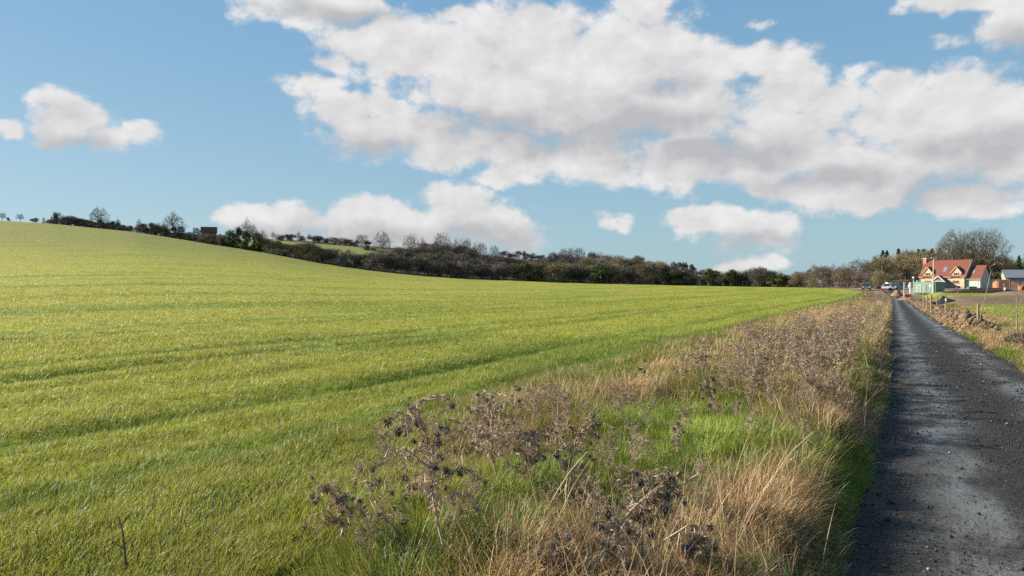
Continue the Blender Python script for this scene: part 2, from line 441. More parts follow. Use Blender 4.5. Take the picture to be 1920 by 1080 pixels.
def crop_col(x, y):
    """the crop is lusher near the lane and yellower out in the field and on the hill"""
    s, t = st(x, y); r = np.hypot(x, y)
    f = sstep(-4, -34, t + 8 * (fbm(x / 14, y / 14, 41, 3) - .5)) * .85
    c = mixc(C_GRN[None, :] * np.ones((np.size(x), 1)), C_YEL, f)
    p = fbm(s / 16, t / 4.5, 43, 4)
    c = mixc(c, C_DEEP, sstep(.52, .75, p) * .55)
    tw = t + .5 * (fbm(s / 7, t / 9, 3, 2) - .5)
    tr = 0
    for tt, dp, w in TRACKS: tr = tr + np.exp(-((tw - tt) / (w * 1.3)) ** 2)
    c = mixc(c, C_DEEP, np.clip(tr, 0, 1) * .75)  # darker green along the wheel tracks, their shade put into the colour
    olive = np.array([.18, .18, .050])
    c = mixc(c, olive, sstep(120, 300, r) * sstep(.2, -.5, np.arctan2(x, y)) * .8)
    return c

def zone_col(x, y):
    s, t = st(x, y); r = np.hypot(x, y); a = np.arctan2(x, y); px = 960 + F * np.tan(np.clip(a, -1.2, 1.2)); yd = y
    c = crop_col(x, y)
    ed = np.interp(px, [k for k in EDGE] + [1600, 1650], [v[1] for v in EDGE.values()] + [208, 178])
    wob = 6 * (fbm(x / 6, y / 6, 51, 3) - .5)
    beyond = sstep(-1.5, 1.0, yd - ed + wob * .3)
    c = mixc(c, C_WOOD, beyond * (t < 0))
    upper = sstep(ed + 20, ed + 45, yd) * sstep(760, 690, px + wob * 4) * (px > 350) * sstep(480, 470, yd)
    c = mixc(c, np.array([.19, .19, .055]), upper)
    strip = (sstep(455, 465, yd) * sstep(505, 495, yd) * (px > 880) * (px < 1030))
    c = mixc(c, np.array([.19, .19, .10]), strip * 1.0)
    # tan unsown margin beside the verge and at the head of the field
    marg = sstep(-5.6, -4.8, t + .8 * (fbm(s / 4, t, 53, 2) - .5)) * (t < 0) * sstep(22, 50, s)
    c = mixc(c, C_TAN, marg * .8)
    right = t > 0
    g2 = mixc(C_GRN * np.array([.66, .74, .9]) * np.ones((np.size(x), 1)), C_TAN, fbm(x / 3, y / 6, 55, 4) * .55)
    c = np.where(right[:, None], g2, c)
    soil = sstep(66, 70, yd + wob) * sstep(108, 102, yd + wob) * sstep(1735, 1760, px) * right
    soil = np.maximum(soil, sstep(100, 104, yd + wob) * sstep(140, 128, yd + wob) * sstep(1868, 1885, px + wob * 3) * right)
    yard = sstep(146, 152, yd + wob) * right * (px < 2400) * sstep(1000, 260, yd) + sstep(-9, -6, t) * sstep(168, 176, s) * (~right)
    c = mixc(c, C_SOIL * np.array([.95, 1, 1]), np.clip(soil, 0, 1))
    c = mixc(c, np.array([.20, .15, .105]), np.clip(yard, 0, 1) * .95)
    nearlane = np.exp(-((t - 3.3) / 1.2) ** 2) * sstep(34, 42, s)
    c = mixc(c, C_SOIL, np.clip(nearlane, 0, 1))
    return c

def polar_ground():
    aa = np.concatenate([np.arange(-180, -44, 4), np.arange(-44, 44, .2), np.arange(44, 180, 4)])
    aa = R(1) * aa
    rr = [0.0, .6]
    while rr[-1] < 3400: rr.append(rr[-1] * (1.028 if rr[-1] < 60 else 1.014 if rr[-1] < 420 else 1.08) + .01)
    rr = np.array(rr[1:])
    A, RR = np.meshgrid(aa, rr, indexing='ij')
    x = (np.sin(A) * RR).ravel(); y = (np.cos(A) * RR).ravel()
    z = H(x, y)
    s, t = st(x, y)
    tr = sstep(-5.4, -4.6, t) * sstep(5.6, 4.6, t) * sstep(-22, -19, s) * sstep(262, 256, s)
    z = z - .25 * tr
    na, nr = len(aa), len(rr)
    i, j = np.meshgrid(np.arange(na), np.arange(nr - 1), indexing='ij')
    i2 = (i + 1) % na
    q = np.stack([i * nr + j, i2 * nr + j, i2 * nr + j + 1, i * nr + j + 1], -1).reshape(-1, 4)[:, ::-1]
    v = np.stack([x, y, z], 1)
    me = tri_mesh('field_ground', v, q, M_GROUND, zone_col(x, y), smooth=True)
    return tag(link('field_ground', me), kind='structure')
polar_ground()

def strip(name, s_arr, t_arr, mat, dz=0.0, col=None):
    S, T = np.meshgrid(s_arr, t_arr, indexing='ij')
    if name == 'lane':
        te = lane_edge(S); T = np.where(T < 1.0, te + (T + .12) * (1.0 - te) / 1.12, T)
    x, y = xy(S.ravel(), T.ravel())
    z = H(x, y) + dz
    ns, nt_ = len(s_arr), len(t_arr)
    i, j = np.meshgrid(np.arange(ns - 1), np.arange(nt_ - 1), indexing='ij')
    q = np.stack([i * nt_ + j, i * nt_ + j + 1, (i + 1) * nt_ + j + 1, (i + 1) * nt_ + j], -1).reshape(-1, 4)
    me = tri_mesh(name, np.stack([x, y, z], 1), q, mat, None if col is None else col(x, y, S.ravel(), T.ravel()), smooth=True)
    return tag(link(name, me), kind='structure')

s_list = [-20.0]
while s_list[-1] < 258: s_list.append(s_list[-1] + max(.10, .011 * abs(s_list[-1])))
s_list = np.array(s_list)

def verge_col(x, y, s, t):
    n = fbm(x / 1.3, y / 1.3, 61, 4)
    c = mixc(np.array([.10, .078, .045]) * np.ones((len(x), 1)), np.array([.075, .095, .022]), sstep(.4, .6, n))
    f = sstep(30, 60, s)
    c = mixc(c, C_SOIL, f * sstep(.4, .6, fbm(x / 2, y / 2, 63, 3)) * (t > 2))
    c = mixc(c, np.array([.20, .15, .105]), sstep(172, 182, s))
    return c
strip('verge_ground', s_list, np.concatenate([np.arange(-5.1, -1.2, .16), np.arange(-1.2, -.1, .06), [-.1, -.04, .02]]) - .0, M_GROUND, 0, verge_col)
strip('verge_ground', s_list, np.concatenate([[2.28, 2.36, 2.42], np.arange(2.48, 3.4, .07), np.arange(3.4, 5.2, .16)]), M_GROUND, 0, verge_col)

def lane_mat():
    m, nt, out = newmat('worn_tarmac_and_grit')
    at = N(nt, 'ShaderNodeAttribute', attribute_name='col')     # r: across the lane, g: along the lane (metres)
    ge = N(nt, 'ShaderNodeNewGeometry')
    se = N(nt, 'ShaderNodeSeparateColor'); nt.links.new(at.outputs['Color'], se.inputs[0])
    def noise(scale, det=5.0, rough=.55, stretch=None):
        n = N(nt, 'ShaderNodeTexNoise', i_Scale=scale, i_Detail=det, i_Roughness=rough)
        if stretch:
            c = N(nt, 'ShaderNodeCombineXYZ')
            a = N(nt, 'ShaderNodeMath', operation='MULTIPLY'); a.inputs[1].default_value = stretch[0]; nt.links.new(se.outputs[0], a.inputs[0])
            b_ = N(nt, 'ShaderNodeMath', operation='MULTIPLY'); b_.inputs[1].default_value = stretch[1]; nt.links.new(se.outputs[1], b_.inputs[0])
            nt.links.new(a.outputs[0], c.inputs[0]); nt.links.new(b_.outputs[0], c.inputs[1]); nt.links.new(c.outputs[0], n.inputs['Vector'])
        else: nt.links.new(ge.outputs['Position'], n.inputs['Vector'])
        return n.outputs[0]
    def math_(op, a, b=None, c=None):
        n = N(nt, 'ShaderNodeMath', operation=op)
        for k, v in enumerate((a, b, c)):
            if v is None: continue
            if isinstance(v, (int, float)): n.inputs[k].default_value = v
            else: nt.links.new(v, n.inputs[k])
        return n.outputs[0]
    def ramp(v, a, b, lo=0.0, hi=1.0):
        n = N(nt, 'ShaderNodeMapRange', interpolation_type='SMOOTHSTEP')
        n.inputs[1].default_value = a; n.inputs[2].default_value = b; n.inputs[3].default_value = lo; n.inputs[4].default_value = hi
        nt.links.new(v, n.inputs[0]); return n.outputs[0]
    t = se.outputs[0]
    big = noise(1.0, 4, .6, (1.2, .55))
    tw = math_('MULTIPLY_ADD', math_('SUBTRACT', big, .5), .9, t)
    def track(c0, w):
        d = math_('DIVIDE', math_('SUBTRACT', tw, c0), w)
        return math_('EXPONENT', math_('MULTIPLY', math_('MULTIPLY', d, d), -1.0))
    tr = math_('MAXIMUM', track(.55, .30), track(1.95, .30))
    patch = noise(1.0, 6, .65, (1.6, .8))
    worn = math_('MULTIPLY', tr, ramp(patch, .34, .58, .10, 1.0))
    grit = noise(34, 4, .7); fine = noise(120, 2, .6)
    dark = N(nt, 'ShaderNodeMix', data_type='RGBA'); dark.inputs['A'].default_value = (.018, .017, .018, 1); dark.inputs['B'].default_value = (.042, .040, .039, 1)
    nt.links.new(ramp(math_('ADD', math_('MULTIPLY', grit, .5), math_('MULTIPLY', fine, .5)), .42, .66), dark.inputs['Factor'])
    pale = N(nt, 'ShaderNodeMix', data_type='RGBA'); pale.inputs['A'].default_value = (.040, .038, .037, 1); pale.inputs['B'].default_value = (.15, .145, .14, 1)
    nt.links.new(ramp(math_('ADD', math_('MULTIPLY', patch, .5), math_('MULTIPLY', grit, .5)), .36, .62), pale.inputs['Factor'])
    c1 = N(nt, 'ShaderNodeMix', data_type='RGBA'); nt.links.new(worn, c1.inputs['Factor'])
    nt.links.new(dark.outputs['Result'], c1.inputs['A']); nt.links.new(pale.outputs['Result'], c1.inputs['B'])
    # mud and moss along the sides and crown
    mud = noise(1.0, 6, .6, (2.2, .5))
    side = math_('MAXIMUM', ramp(tw, 2.05, 2.45), ramp(tw, .22, -.10))
    mudf = math_('MULTIPLY', math_('ADD', math_('MULTIPLY', side, .75), .12), ramp(mud, .47, .68))
    c2 = N(nt, 'ShaderNodeMix', data_type='RGBA'); nt.links.new(mudf, c2.inputs['Factor'])
    nt.links.new(c1.outputs['Result'], c2.inputs['A']); c2.inputs['B'].default_value = (.105, .085, .045, 1)
    b = N(nt, 'ShaderNodeBsdfPrincipled'); b.inputs['Specular IOR Level'].default_value = .28
    nt.links.new(c2.outputs['Result'], b.inputs['Base Color'])
    nt.links.new(math_('SUBTRACT', .80, math_('MULTIPLY', worn, .42)), b.inputs['Roughness'])
    nt.links.new(math_('MULTIPLY_ADD', worn, .35, .22), b.inputs['Specular IOR Level'])
    hgt = math_('ADD', math_('MULTIPLY', grit, .6), math_('ADD', math_('MULTIPLY', fine, .25), math_('MULTIPLY', patch, .5)))
    bp = N(nt, 'ShaderNodeBump', i_Strength=1.0, i_Distance=.045); nt.links.new(hgt, bp.inputs['Height'])
    nt.links.new(bp.outputs[0], b.inputs['Normal'])
    nt.links.new(b.outputs[0], out.inputs[0])
    return m
strip('lane', s_list, np.linspace(-.20, 2.5, 36), lane_mat(), .03,
      lambda x, y, s, t: np.stack([t, s, s * 0], 1))
# ------------------------------------------------------------------ blades, slivers, leaves
def blades(x, y, z, h, w, bend, phi, col, K=2, lean=None, twist=None):
    """curved tapering blades; every array has one entry per blade"""
    n = len(x)
    u = np.linspace(0, 1, K + 1)
    lean = np.zeros(n) if lean is None else lean
    th = lean[:, None] + bend[:, None] * u[None, :] ** 1.4
    dl = h[:, None] / K
    hx = np.concatenate([np.zeros((n, 1)), np.cumsum(np.sin((th[:, 1:] + th[:, :-1]) / 2) * dl, 1)], 1)
    hv = np.concatenate([np.zeros((n, 1)), np.cumsum(np.cos((th[:, 1:] + th[:, :-1]) / 2) * dl, 1)], 1)
    px = x[:, None] + hx * np.cos(phi)[:, None]; py = y[:, None] + hx * np.sin(phi)[:, None]; pz = z[:, None] + hv
    tw = phi + math.pi / 2 + (rng.uniform(-.9, .9, n) if twist is None else twist)
    sx, sy = np.cos(tw), np.sin(tw)
    wd = w[:, None] * .5 * (1 - u[None, :] ** 1.6)
    V = np.empty((n, 2 * K + 1, 3), np.float32)
    for k in range(K):
        V[:, 2 * k, 0] = px[:, k] - sx * wd[:, k]; V[:, 2 * k, 1] = py[:, k] - sy * wd[:, k]; V[:, 2 * k, 2] = pz[:, k]
        V[:, 2 * k + 1, 0] = px[:, k] + sx * wd[:, k]; V[:, 2 * k + 1, 1] = py[:, k] + sy * wd[:, k]; V[:, 2 * k + 1, 2] = pz[:, k]
    V[:, 2 * K, 0] = px[:, K]; V[:, 2 * K, 1] = py[:, K]; V[:, 2 * K, 2] = pz[:, K]
    loc = []
    for k in range(K - 1):
        a = 2 * k; loc += [(a, a + 1, a + 3), (a, a + 3, a + 2)]
    a = 2 * (K - 1); loc.append((a, a + 1, a + 2))
    T = (np.arange(n)[:, None, None] * (2 * K + 1) + np.array(loc)[None]).reshape(-1, 3)
    C = np.repeat(col, 2 * K + 1, axis=0)
    return V.reshape(-1, 3), T, C

def join(parts):
    V, T, C, o = [], [], [], 0
    for v, t, c in parts:
        V.append(v); T.append(t + o); C.append(c); o += len(v)
    return np.concatenate(V), np.concatenate(T), np.concatenate(C)

def slivers(p, d, L, w, col):
    """thin pointed twigs: one triangle each"""
    n = len(p)
    r = rng.normal(size=(n, 3)); sd = np.cross(d, r); sd /= np.linalg.norm(sd, axis=1, keepdims=True) + 1e-9
    V = np.stack([p - sd * w[:, None] / 2, p + sd * w[:, None] / 2, p + d * L[:, None]], 1).reshape(-1, 3)
    T = np.arange(3 * n).reshape(-1, 3)
    return V.astype(np.float32), T, np.repeat(col, 3, axis=0)

def leaves(p, nrm, size, col):
    """small pointed leaves: two triangles each"""
    n = len(p)
    r = rng.normal(size=(n, 3)); a = np.cross(nrm, r); a /= np.linalg.norm(a, axis=1, keepdims=True) + 1e-9
    b = np.cross(nrm, a); s = size[:, None] / 2
    V = np.stack([p - a * s, p + b * s * .6, p + a * s, p - b * s * .6], 1).reshape(-1, 3)
    T = (np.arange(n)[:, None, None] * 4 + np.array([(0, 1, 2), (0, 2, 3)])[None]).reshape(-1, 3)
    return V.astype(np.float32), T, np.repeat(col, 4, axis=0)

M_GRASS = attrmat('grass_blades', rough=.42, spec=.26, transl=.5)
M_STRAW = attrmat('dry_stems', rough=.6, spec=.25, transl=.15)
M_TWIG = attrmat('bare_twigs', rough=.85, spec=.1, transl=.0, objvar=.22)
M_LEAF = attrmat('tree_leaves', rough=.5, spec=.3, transl=.15, objvar=.2)

def jitter(c, amt=.25, hue=.12):
    n = len(c)
    return np.clip(c * rng.uniform(1 - amt, 1 + amt, (n, 1)) * (1 + hue * rng.normal(size=(n, 3)) * np.array([1, .5, .6])), .004, .9)

# ---- the crop: denser and finer near the camera, coarser with distance
def crop():
    parts = []
    for r0, r1, n, K in ((3.2, 9, 360000, 2), (9, 22, 380000, 2), (22, 60, 330000, 1), (60, 330, 380000, 1)):
        # constant number of blades per picture area: density falls as 1/r^1.8
        u = rng.random(n); e = .2
        r = (r0 ** e + u * (r1 ** e - r0 ** e)) ** (1 / e)
        a = rng.uniform(R(-41), R(29), n)
        x, y = np.sin(a) * r, np.cos(a) * r
        s, t = st(x, y)
        edge = -4.0 + 1.25 * sstep(6.5, 4.4, s) + 1.2 * (fbm(s / 1.3, t / 1.3, 71, 3) - .5)
        ed = np.interp(960 + F * np.tan(a), [k for k in EDGE] + [1600, 1650], [v[1] for v in EDGE.values()] + [205, 172])
        ok = (t < edge) & (y < ed - 1.5)
        clump = fbm(s / .5, t / .22, 73, 2)
        ok &= rng.random(n) < .35 + 1.1 * sstep(.3, .6, clump)
        x, y, r, s, t = x[ok], y[ok], r[ok], s[ok], t[ok]; m = len(x)
        z = H(x, y) - .01
        c = crop_col(x, y)
        tip = rng.random(m)
        c = np.where((tip < .10)[:, None], np.array([.34, .29, .07]), c)          # yellowed leaves
        c = np.where((tip > .975)[:, None], np.array([.42, .36, .18]), c)
        c = jitter(c, .3, .10)
        f = np.maximum(r / 9, 1) ** .8
        h = rng.uniform(.045, .105, m) * (1 + .25 * np.minimum(f - 1, 3) ** .5) * (.75 + .5 * vnoise(s / 1.6, t / .7, 77))
        w = .0048 * f * rng.uniform(.7, 1.3, m)
        parts.append(blades(x, y, z, h, w, rng.uniform(.2, 1.5, m), rng.normal(R(10), 1.3, m), c, K, rng.uniform(0, .5, m)))
    v, t, c = join(parts)
    o = link('crop_grass', tri_mesh('crop_grass', v, t, M_GRASS, c))
    tag(o, 'short yellow green winter crop covering the whole sloping field', 'grass', kind='stuff')
crop()

# ---- rough grass of the verges: green tufts, straw, and dead standing stems
def verge_kind(s, t):
    """0..1 amount of straw at a place on the left verge"""
    v = .36 + 1.0 * (fbm(s / 1.7, t / 1.1, 81, 3) - .5)
    v += .55 * np.exp(-((s - 5.2) / 1.5) ** 2 - ((t + .85) / .5) ** 2)          # straw clump by the lane near the camera
    v += .45 * np.exp(-((s - 3.6) / .8) ** 2 - ((t + 1.5) / .7) ** 2)
    v -= .75 * np.exp(-((s - 7.8) / 1.6) ** 2 - ((t + 1.75) / .8) ** 2) * (.55 + .8 * vnoise(s / .7, t / .5, 84))         # bright green lush patch
    v -= .55 * np.exp(-((s - 5.7) / 1.2) ** 2 - ((t + 2.3) / .7) ** 2)
    v += .40 * np.exp(-((s - 10.5) / 1.7) ** 2 - ((t + .8) / .5) ** 2)
    v += .35 * np.exp(-((t + 3.4) / .6) ** 2) * sstep(6.5, 9, s)
    v -= .24 * sstep(-2.4, -3.4, t) * sstep(6.5, 4.5, s)
    v -= (.45 - .6 * sstep(7, 11, s)) * np.exp(-((t + .26) / .14) ** 2) * (.3 + 1.0 * vnoise(s / 1.9, t * 0, 88))
    v += .30 * sstep(16, 40, s)
    return v

GREENS = np.array([[.175, .24, .03], [.22, .27, .038], [.12, .18, .026], [.27, .26, .05]])
STRAWS = np.array([[.50, .345, .175], [.42, .26, .125], [.66, .52, .31], [.34, .185, .085], [.20, .11, .055]])
def verge_grass():
    parts = []
    for s0, s1, n, K in ((.4, 9, 210000, 5), (9, 24, 110000, 3), (24, 70, 80000, 2), (70, 178, 45000, 1)):
        e = -.6 if s0 > 1 else .9
        u = rng.random(n); s = (s0 ** e + u * (s1 ** e - s0 ** e)) ** (1 / e)
        t = rng.uniform(-5.3, -.16, n)
        n2 = n // 5
        s = np.concatenate([s, s[:n2]]); t = np.concatenate([t, rng.uniform(-.55, -.10, n2)]); n += n2   # fringe hanging over the lane
        t = t + lane_edge(s) + .12
        side = t > -.5
        x, y = xy(s, t); r = np.hypot(x, y)
        k = verge_kind(s, t)
        tall = .62 + .85 * vnoise(s / .8, t / .6, 85) ** 1.3
        dens = rng.random(n) < (.45 + .8 * vnoise(s / .35, t / .35, 87)) * sstep(-5.2, -4.6, t - 1.3 * sstep(6.0, 4.6, s) + .7 * (vnoise(s / .7, t, 89) - .5))
        straw = rng.random(n) < sstep(.08, .98, k + .12 * rng.normal(size=n))
        c = np.where(straw[:, None], STRAWS[rng.integers(0, 5, n)], GREENS[rng.integers(0, 4, n)])
        lush = np.exp(-((s - 7.9) / 1.6) ** 2 - ((t + 1.7) / .7) ** 2)
        c = np.where(straw[:, None], c, c * (1 + .6 * lush[:, None]))
        c = jitter(c, .28, .08)
        f = np.maximum(r / 7, 1) ** .75
        h = np.where(straw, rng.uniform(.10, .36, n), rng.uniform(.09, .26, n)) * tall * (1 - .30 * side)
        h *= np.where(t < -3.4, .85, 1) * (1 - .3 * sstep(-2.3, -3.1, t) * sstep(7, 5.2, s))
        near_crop = (sstep(-2.3, -3.2, t) * sstep(7.5, 5.5, s))[:, None]
        c = c * (1 - near_crop) + near_crop * np.where(straw[:, None], c * 1.1, jitter(crop_col(x, y), .3, .1) * 1.05)
        w = np.where(straw, .0050, .0058) * f * rng.uniform(.6, 1.4, n)
        bend = np.where(straw, rng.uniform(.3, 2.7, n), rng.uniform(.3, 1.6, n))
        # tufts fall the same way: heading follows a slow noise
        phi = 2 * math.pi * vnoise(s / .55, t / .55, 91) * 1.6 + rng.normal(0, .7, n)
        phi = np.where(side & (rng.random(n) < .75), R(-27) + rng.normal(0, .5, n), phi)
        m = dens
        x, y, h, w, bend, phi, c = x[m], y[m], h[m], w[m], bend[m], phi[m], c[m]
        parts.append(blades(x, y, H(x, y) - .02, h, w, bend, phi, c, K, rng.uniform(0, .45, m.sum())))
    # thin upright dead grass stalks
    n = 3800
    s = 3.2 + 60 * rng.random(n) ** 2.2; t = rng.uniform(-4.2, -.25, n)
    m = rng.random(n) < sstep(.3, .9, verge_kind(s, t)); s, t = s[m], t[m]; n = len(s)
    x, y = xy(s, t); r = np.hypot(x, y)
    parts.append(blades(x, y, H(x, y), rng.uniform(.35, .75, n), .004 * np.maximum(r / 7, 1) ** .8, rng.uniform(.1, 1.2, n), rng.uniform(0, 6.28, n),
                        jitter(STRAWS[rng.integers(0, 3, n)] * 1.1, .2, .05), 4, rng.uniform(0, .6, n)))
    v, tt, c = join(parts)
    tag(link('verge_grass', tri_mesh('verge_grass', v, tt, M_STRAW2, c)), 'long tangled green and straw coloured grass on the bank between field and lane', 'grass', kind='stuff')

M_STRAW2 = attrmat('rough_grass', rough=.5, spec=.3, transl=.4)
verge_grass()

def right_grass():
    parts = []
    # verge edge
    for s0, s1, n, K in ((9, 24, 60000, 3), (24, 75, 60000, 2), (75, 150, 22000, 1)):
        e = -.5; u = rng.random(n); s = (s0 ** e + u * (s1 ** e - s0 ** e)) ** (1 / e)
        t = 2.38 + 3.6 * rng.random(n) ** 1.2
        x, y = xy(s, t); r = np.hypot(x, y)
        soil = np.exp(-((t - 3.2) / .75) ** 2) * sstep(35, 41, s) * .93
        k = fbm(s / 2.2, t / 1.2, 95, 3) + .15 * np.exp(-((t - 3.0) / .6) ** 2)
        m = (rng.random(n) < .9 - soil) & (t > 2.44 + .35 * (vnoise(s / .9, t * 0, 97) - .2))
        straw = rng.random(n) < sstep(.36, .66, k)
        c = np.where(straw[:, None], STRAWS[rng.integers(0, 4, n)] * .95, GREENS[rng.integers(0, 4, n)] * .9)
        c = jitter(c, .25, .08); f = np.maximum(r / 7, 1) ** .75
        h = rng.uniform(.10, .30, n) * (.5 + .8 * vnoise(s / .8, t / .6, 99))
        parts.append(blades(x[m], y[m], H(x[m], y[m]) - .02, h[m], (.0055 * f * rng.uniform(.6, 1.4, n))[m], rng.uniform(.3, 1.8, m.sum()), rng.uniform(0, 6.28, m.sum()), c[m], K, rng.uniform(0, .45, m.sum())))
    # the paddock beyond
    n = 120000
    r = (18 ** .2 + rng.random(n) * (150 ** .2 - 18 ** .2)) ** 5.0
    a = rng.uniform(R(24), R(37), n); x, y = np.sin(a) * r, np.cos(a) * r
    s, t = st(x, y); px = 960 + F * np.tan(a)
    wob = 6 * (fbm(x / 6, y / 6, 51, 3) - .5)
    soil = sstep(66, 70, y + wob) * sstep(108, 102, y + wob) * sstep(1735, 1760, px)
    soil = np.maximum(soil, sstep(100, 104, y + wob) * sstep(140, 128, y + wob) * sstep(1868, 1885, px + wob * 3))
    m = (t > 5.2) & (rng.random(n) > soil)
    x, y, r = x[m], y[m], r[m]; n = len(x)
    k = fbm(x / 3, y / 6, 55, 4)
    straw = rng.random(n) < sstep(.35, .75, k) * .38
    c = jitter(np.where(straw[:, None], STRAWS[rng.integers(0, 3, n)], GREENS[rng.integers(0, 4, n)] * 1.1), .25, .08)
    f = np.maximum(r / 8, 1) ** .8
    parts.append(blades(x, y, H(x, y) - .01, rng.uniform(.05, .16, n) * (.6 + .8 * vnoise(x / 1.5, y / 1.5, 57)), .007 * f, rng.uniform(.2, 1.5, n), rng.uniform(0, 6.28, n), c, 1, rng.uniform(0, .5, n)))
    v, tt, c = join(parts)
    tag(link('paddock_grass', tri_mesh('paddock_grass', v, tt, M_STRAW2, c)), 'rough patchy grass of the verge and paddock beyond the lane, towards the house', 'grass', kind='stuff')
right_grass()

# ---- loose grit on the lane
def grit():
    n = 46000
    s = 3.3 + 26 * rng.random(n) ** 1.7; t = rng.uniform(-.25, 2.6, n)
    tr = np.exp(-((t - .55) / .34) ** 2) + np.exp(-((t - 1.95) / .34) ** 2)
    m = rng.random(n) > tr * .8 * sstep(.33, .6, vnoise(s * .8, t * 1.6, 101))
    s, t = s[m], t[m]; n = len(s); x, y = xy(s, t)
    sz = .0045 * np.exp(rng.normal(0, .45, n)) * np.maximum(np.hypot(x, y) / 7, 1) ** .4
    big = rng.random(n) < .005; sz[big] *= 2.4
    base = np.array([(1, 0, 0), (-1, 0, 0), (0, 1, 0), (0, -1, 0), (0, 0, .8), (0, 0, -.8)], float)
    V = base[None] * sz[:, None, None] * rng.uniform(.6, 1.3, (n, 6, 1))
    th = rng.uniform(0, 6.28, n); c_, s_ = np.cos(th)[:, None], np.sin(th)[:, None]
    V = np.stack([V[..., 0] * c_ - V[..., 1] * s_, V[..., 0] * s_ + V[..., 1] * c_, V[..., 2]], -1)
    P = np.stack([x, y, H(x, y) + .033 + sz * .35], 1)
    V += P[:, None]
    tri = np.array([(0, 2, 4), (2, 1, 4), (1, 3, 4), (3, 0, 4), (2, 0, 5), (1, 2, 5), (3, 1, 5), (0, 3, 5)])
    T = (np.arange(n)[:, None, None] * 6 + tri[None]).reshape(-1, 3)
    c = np.array([.036, .033, .031]) * np.exp(rng.normal(0, .7, (n, 1)))
    lt = rng.random(n) < .009; c[lt] = np.array([.30, .28, .25]) * rng.uniform(.5, 1.2, (lt.sum(), 1))
    me = tri_mesh('loose_gravel', V.reshape(-1, 3), T, M_STRAW, np.repeat(c, 6, axis=0))
    tag(link('loose_gravel', me), 'loose dark grit and small stones scattered over the lane', 'gravel', kind='stuff')
grit()
# ------------------------------------------------------------------ dried weeds
C_WEED = np.array([[.30, .20, .135], [.38, .27, .18], [.19, .13, .09], [.48, .37, .245]])
def unit(v): return v / (np.linalg.norm(v, axis=-1, keepdims=True) + 1e-9)

def head_arrays(n=90, size=.026, seed=1):
    """drooping withered flower head: a dark knot wrapped in papery bristles"""
    d = unit(rng.normal(size=(n, 3)) + np.array([0, 0, -.5]))
    p = d * size * np.array([.45, .45, .6])
    dd = unit(d + np.array([0, 0, -.9]) + .4 * rng.normal(size=(n, 3)))
    c = jitter(np.array([[.085, .06, .048], [.17, .122, .092], [.36, .275, .20]])[rng.choice(3, n, p=[.34, .36, .30])], .3, .06)
    return slivers(p - np.array([0, 0, size * .5]), dd, rng.uniform(.6, 1.5, n) * size, np.full(n, size * .24), c)

def tube_arrays(pts, r0, r1, col, n=4):
    pts = np.array(pts, float); k = len(pts)
    d = unit(np.gradient(pts, axis=0)); ref = np.where(np.abs(d[:, 2:3]) < .9, np.array([[0, 0, 1.]]), np.array([[1., 0, 0]]))
    a = unit(np.cross(d, ref)); b = np.cross(a, d)
    rr = np.linspace(r0, r1, k)
    ang = np.arange(n) * 2 * math.pi / n
    V = pts[:, None] + (a[:, None] * np.cos(ang)[None, :, None] + b[:, None] * np.sin(ang)[None, :, None]) * rr[:, None, None]
    T = []
    for i in range(k - 1):
        for j in range(n):
            q = (i * n + j, i * n + (j + 1) % n, (i + 1) * n + (j + 1) % n, (i + 1) * n + j)
            T += [(q[0], q[1], q[2]), (q[0], q[2], q[3])]
    return V.reshape(-1, 3).astype(np.float32), np.array(T), np.repeat(np.asarray(col)[None], k * n, axis=0)

def weed(height, lean, n_side, bushy=1.0, thick=.006, droop=.5, side_len=.4):
    """returns stem arrays, withered-leaf arrays and head positions. lean: (x, y) drift of the tip"""
    stems, heads, lp, ld = [], [], [], []
    k = 9
    u = np.linspace(0, 1, k)
    ph = rng.uniform(0, 6.28)
    main = np.stack([lean[0] * u ** 1.5 + .02 * np.sin(u * 7 + ph), lean[1] * u ** 1.5 + .02 * np.cos(u * 6 + ph), height * u * (1 - .12 * u)], 1)
    col = C_WEED[3] * rng.uniform(.7, 1.1)
    stems.append(tube_arrays(main, thick, thick * .4, col))
    heads.append(main[-1])
    def dress(path, dens):
        m = int(dens * bushy)
        i = rng.random(m) * (len(path) - 1); i0 = np.minimum(i.astype(int), len(path) - 2); f = (i - i0)[:, None]
        p = path[i0] * (1 - f) + path[i0 + 1] * f
        lp.append(p + rng.normal(0, .006, p.shape)); ld.append(unit(rng.normal(size=p.shape) + np.array([0, 0, -.55])))
    dress(main[2:], 120 * height)
    for j in range(n_side):
        f = .28 + .68 * (j + rng.random()) / n_side
        i = f * (k - 1); i0 = min(int(i), k - 2); p0 = main[i0] * (1 - i + i0) + main[i0 + 1] * (i - i0)
        az = rng.uniform(0, 6.28); L = side_len * rng.uniform(.5, 1.1) * (1.15 - .6 * f) * height
        d = np.array([math.cos(az) * .75, math.sin(az) * .75, .75])
        uu = np.linspace(0, 1, 6)[:, None]
        path = p0 + d * L * uu + np.array([0, 0, -droop]) * L * uu ** 2.5 + np.concatenate([np.zeros((1, 3)), rng.normal(0, .012, (5, 3))])
        stems.append(tube_arrays(path, thick * .45, thick * .22, col * rng.uniform(.7, 1.05), 3))
        heads.append(path[-1]); dress(path, 80 * L / .3)
        for _ in range(rng.integers(0, 3)):
            q = path[rng.integers(2, 5)]; e = q + unit(rng.normal(size=3) + np.array([0, 0, .6])) * rng.uniform(.04, .10)
            stems.append(tube_arrays([q, (q + e) / 2 + [0, 0, .012], e], thick * .25, thick * .18, col * .8, 3)); heads.append(e)
    lp, ld = np.concatenate(lp), np.concatenate(ld); n = len(lp)
    lv = slivers(lp, ld, rng.uniform(.02, .07, n), rng.uniform(.003, .008, n), jitter(np.where(rng.random((n, 1)) < .16, np.array([[.62, .48, .33]]), C_WEED[rng.integers(0, 4, n)]), .3, .06))
    return join(stems), lv, heads

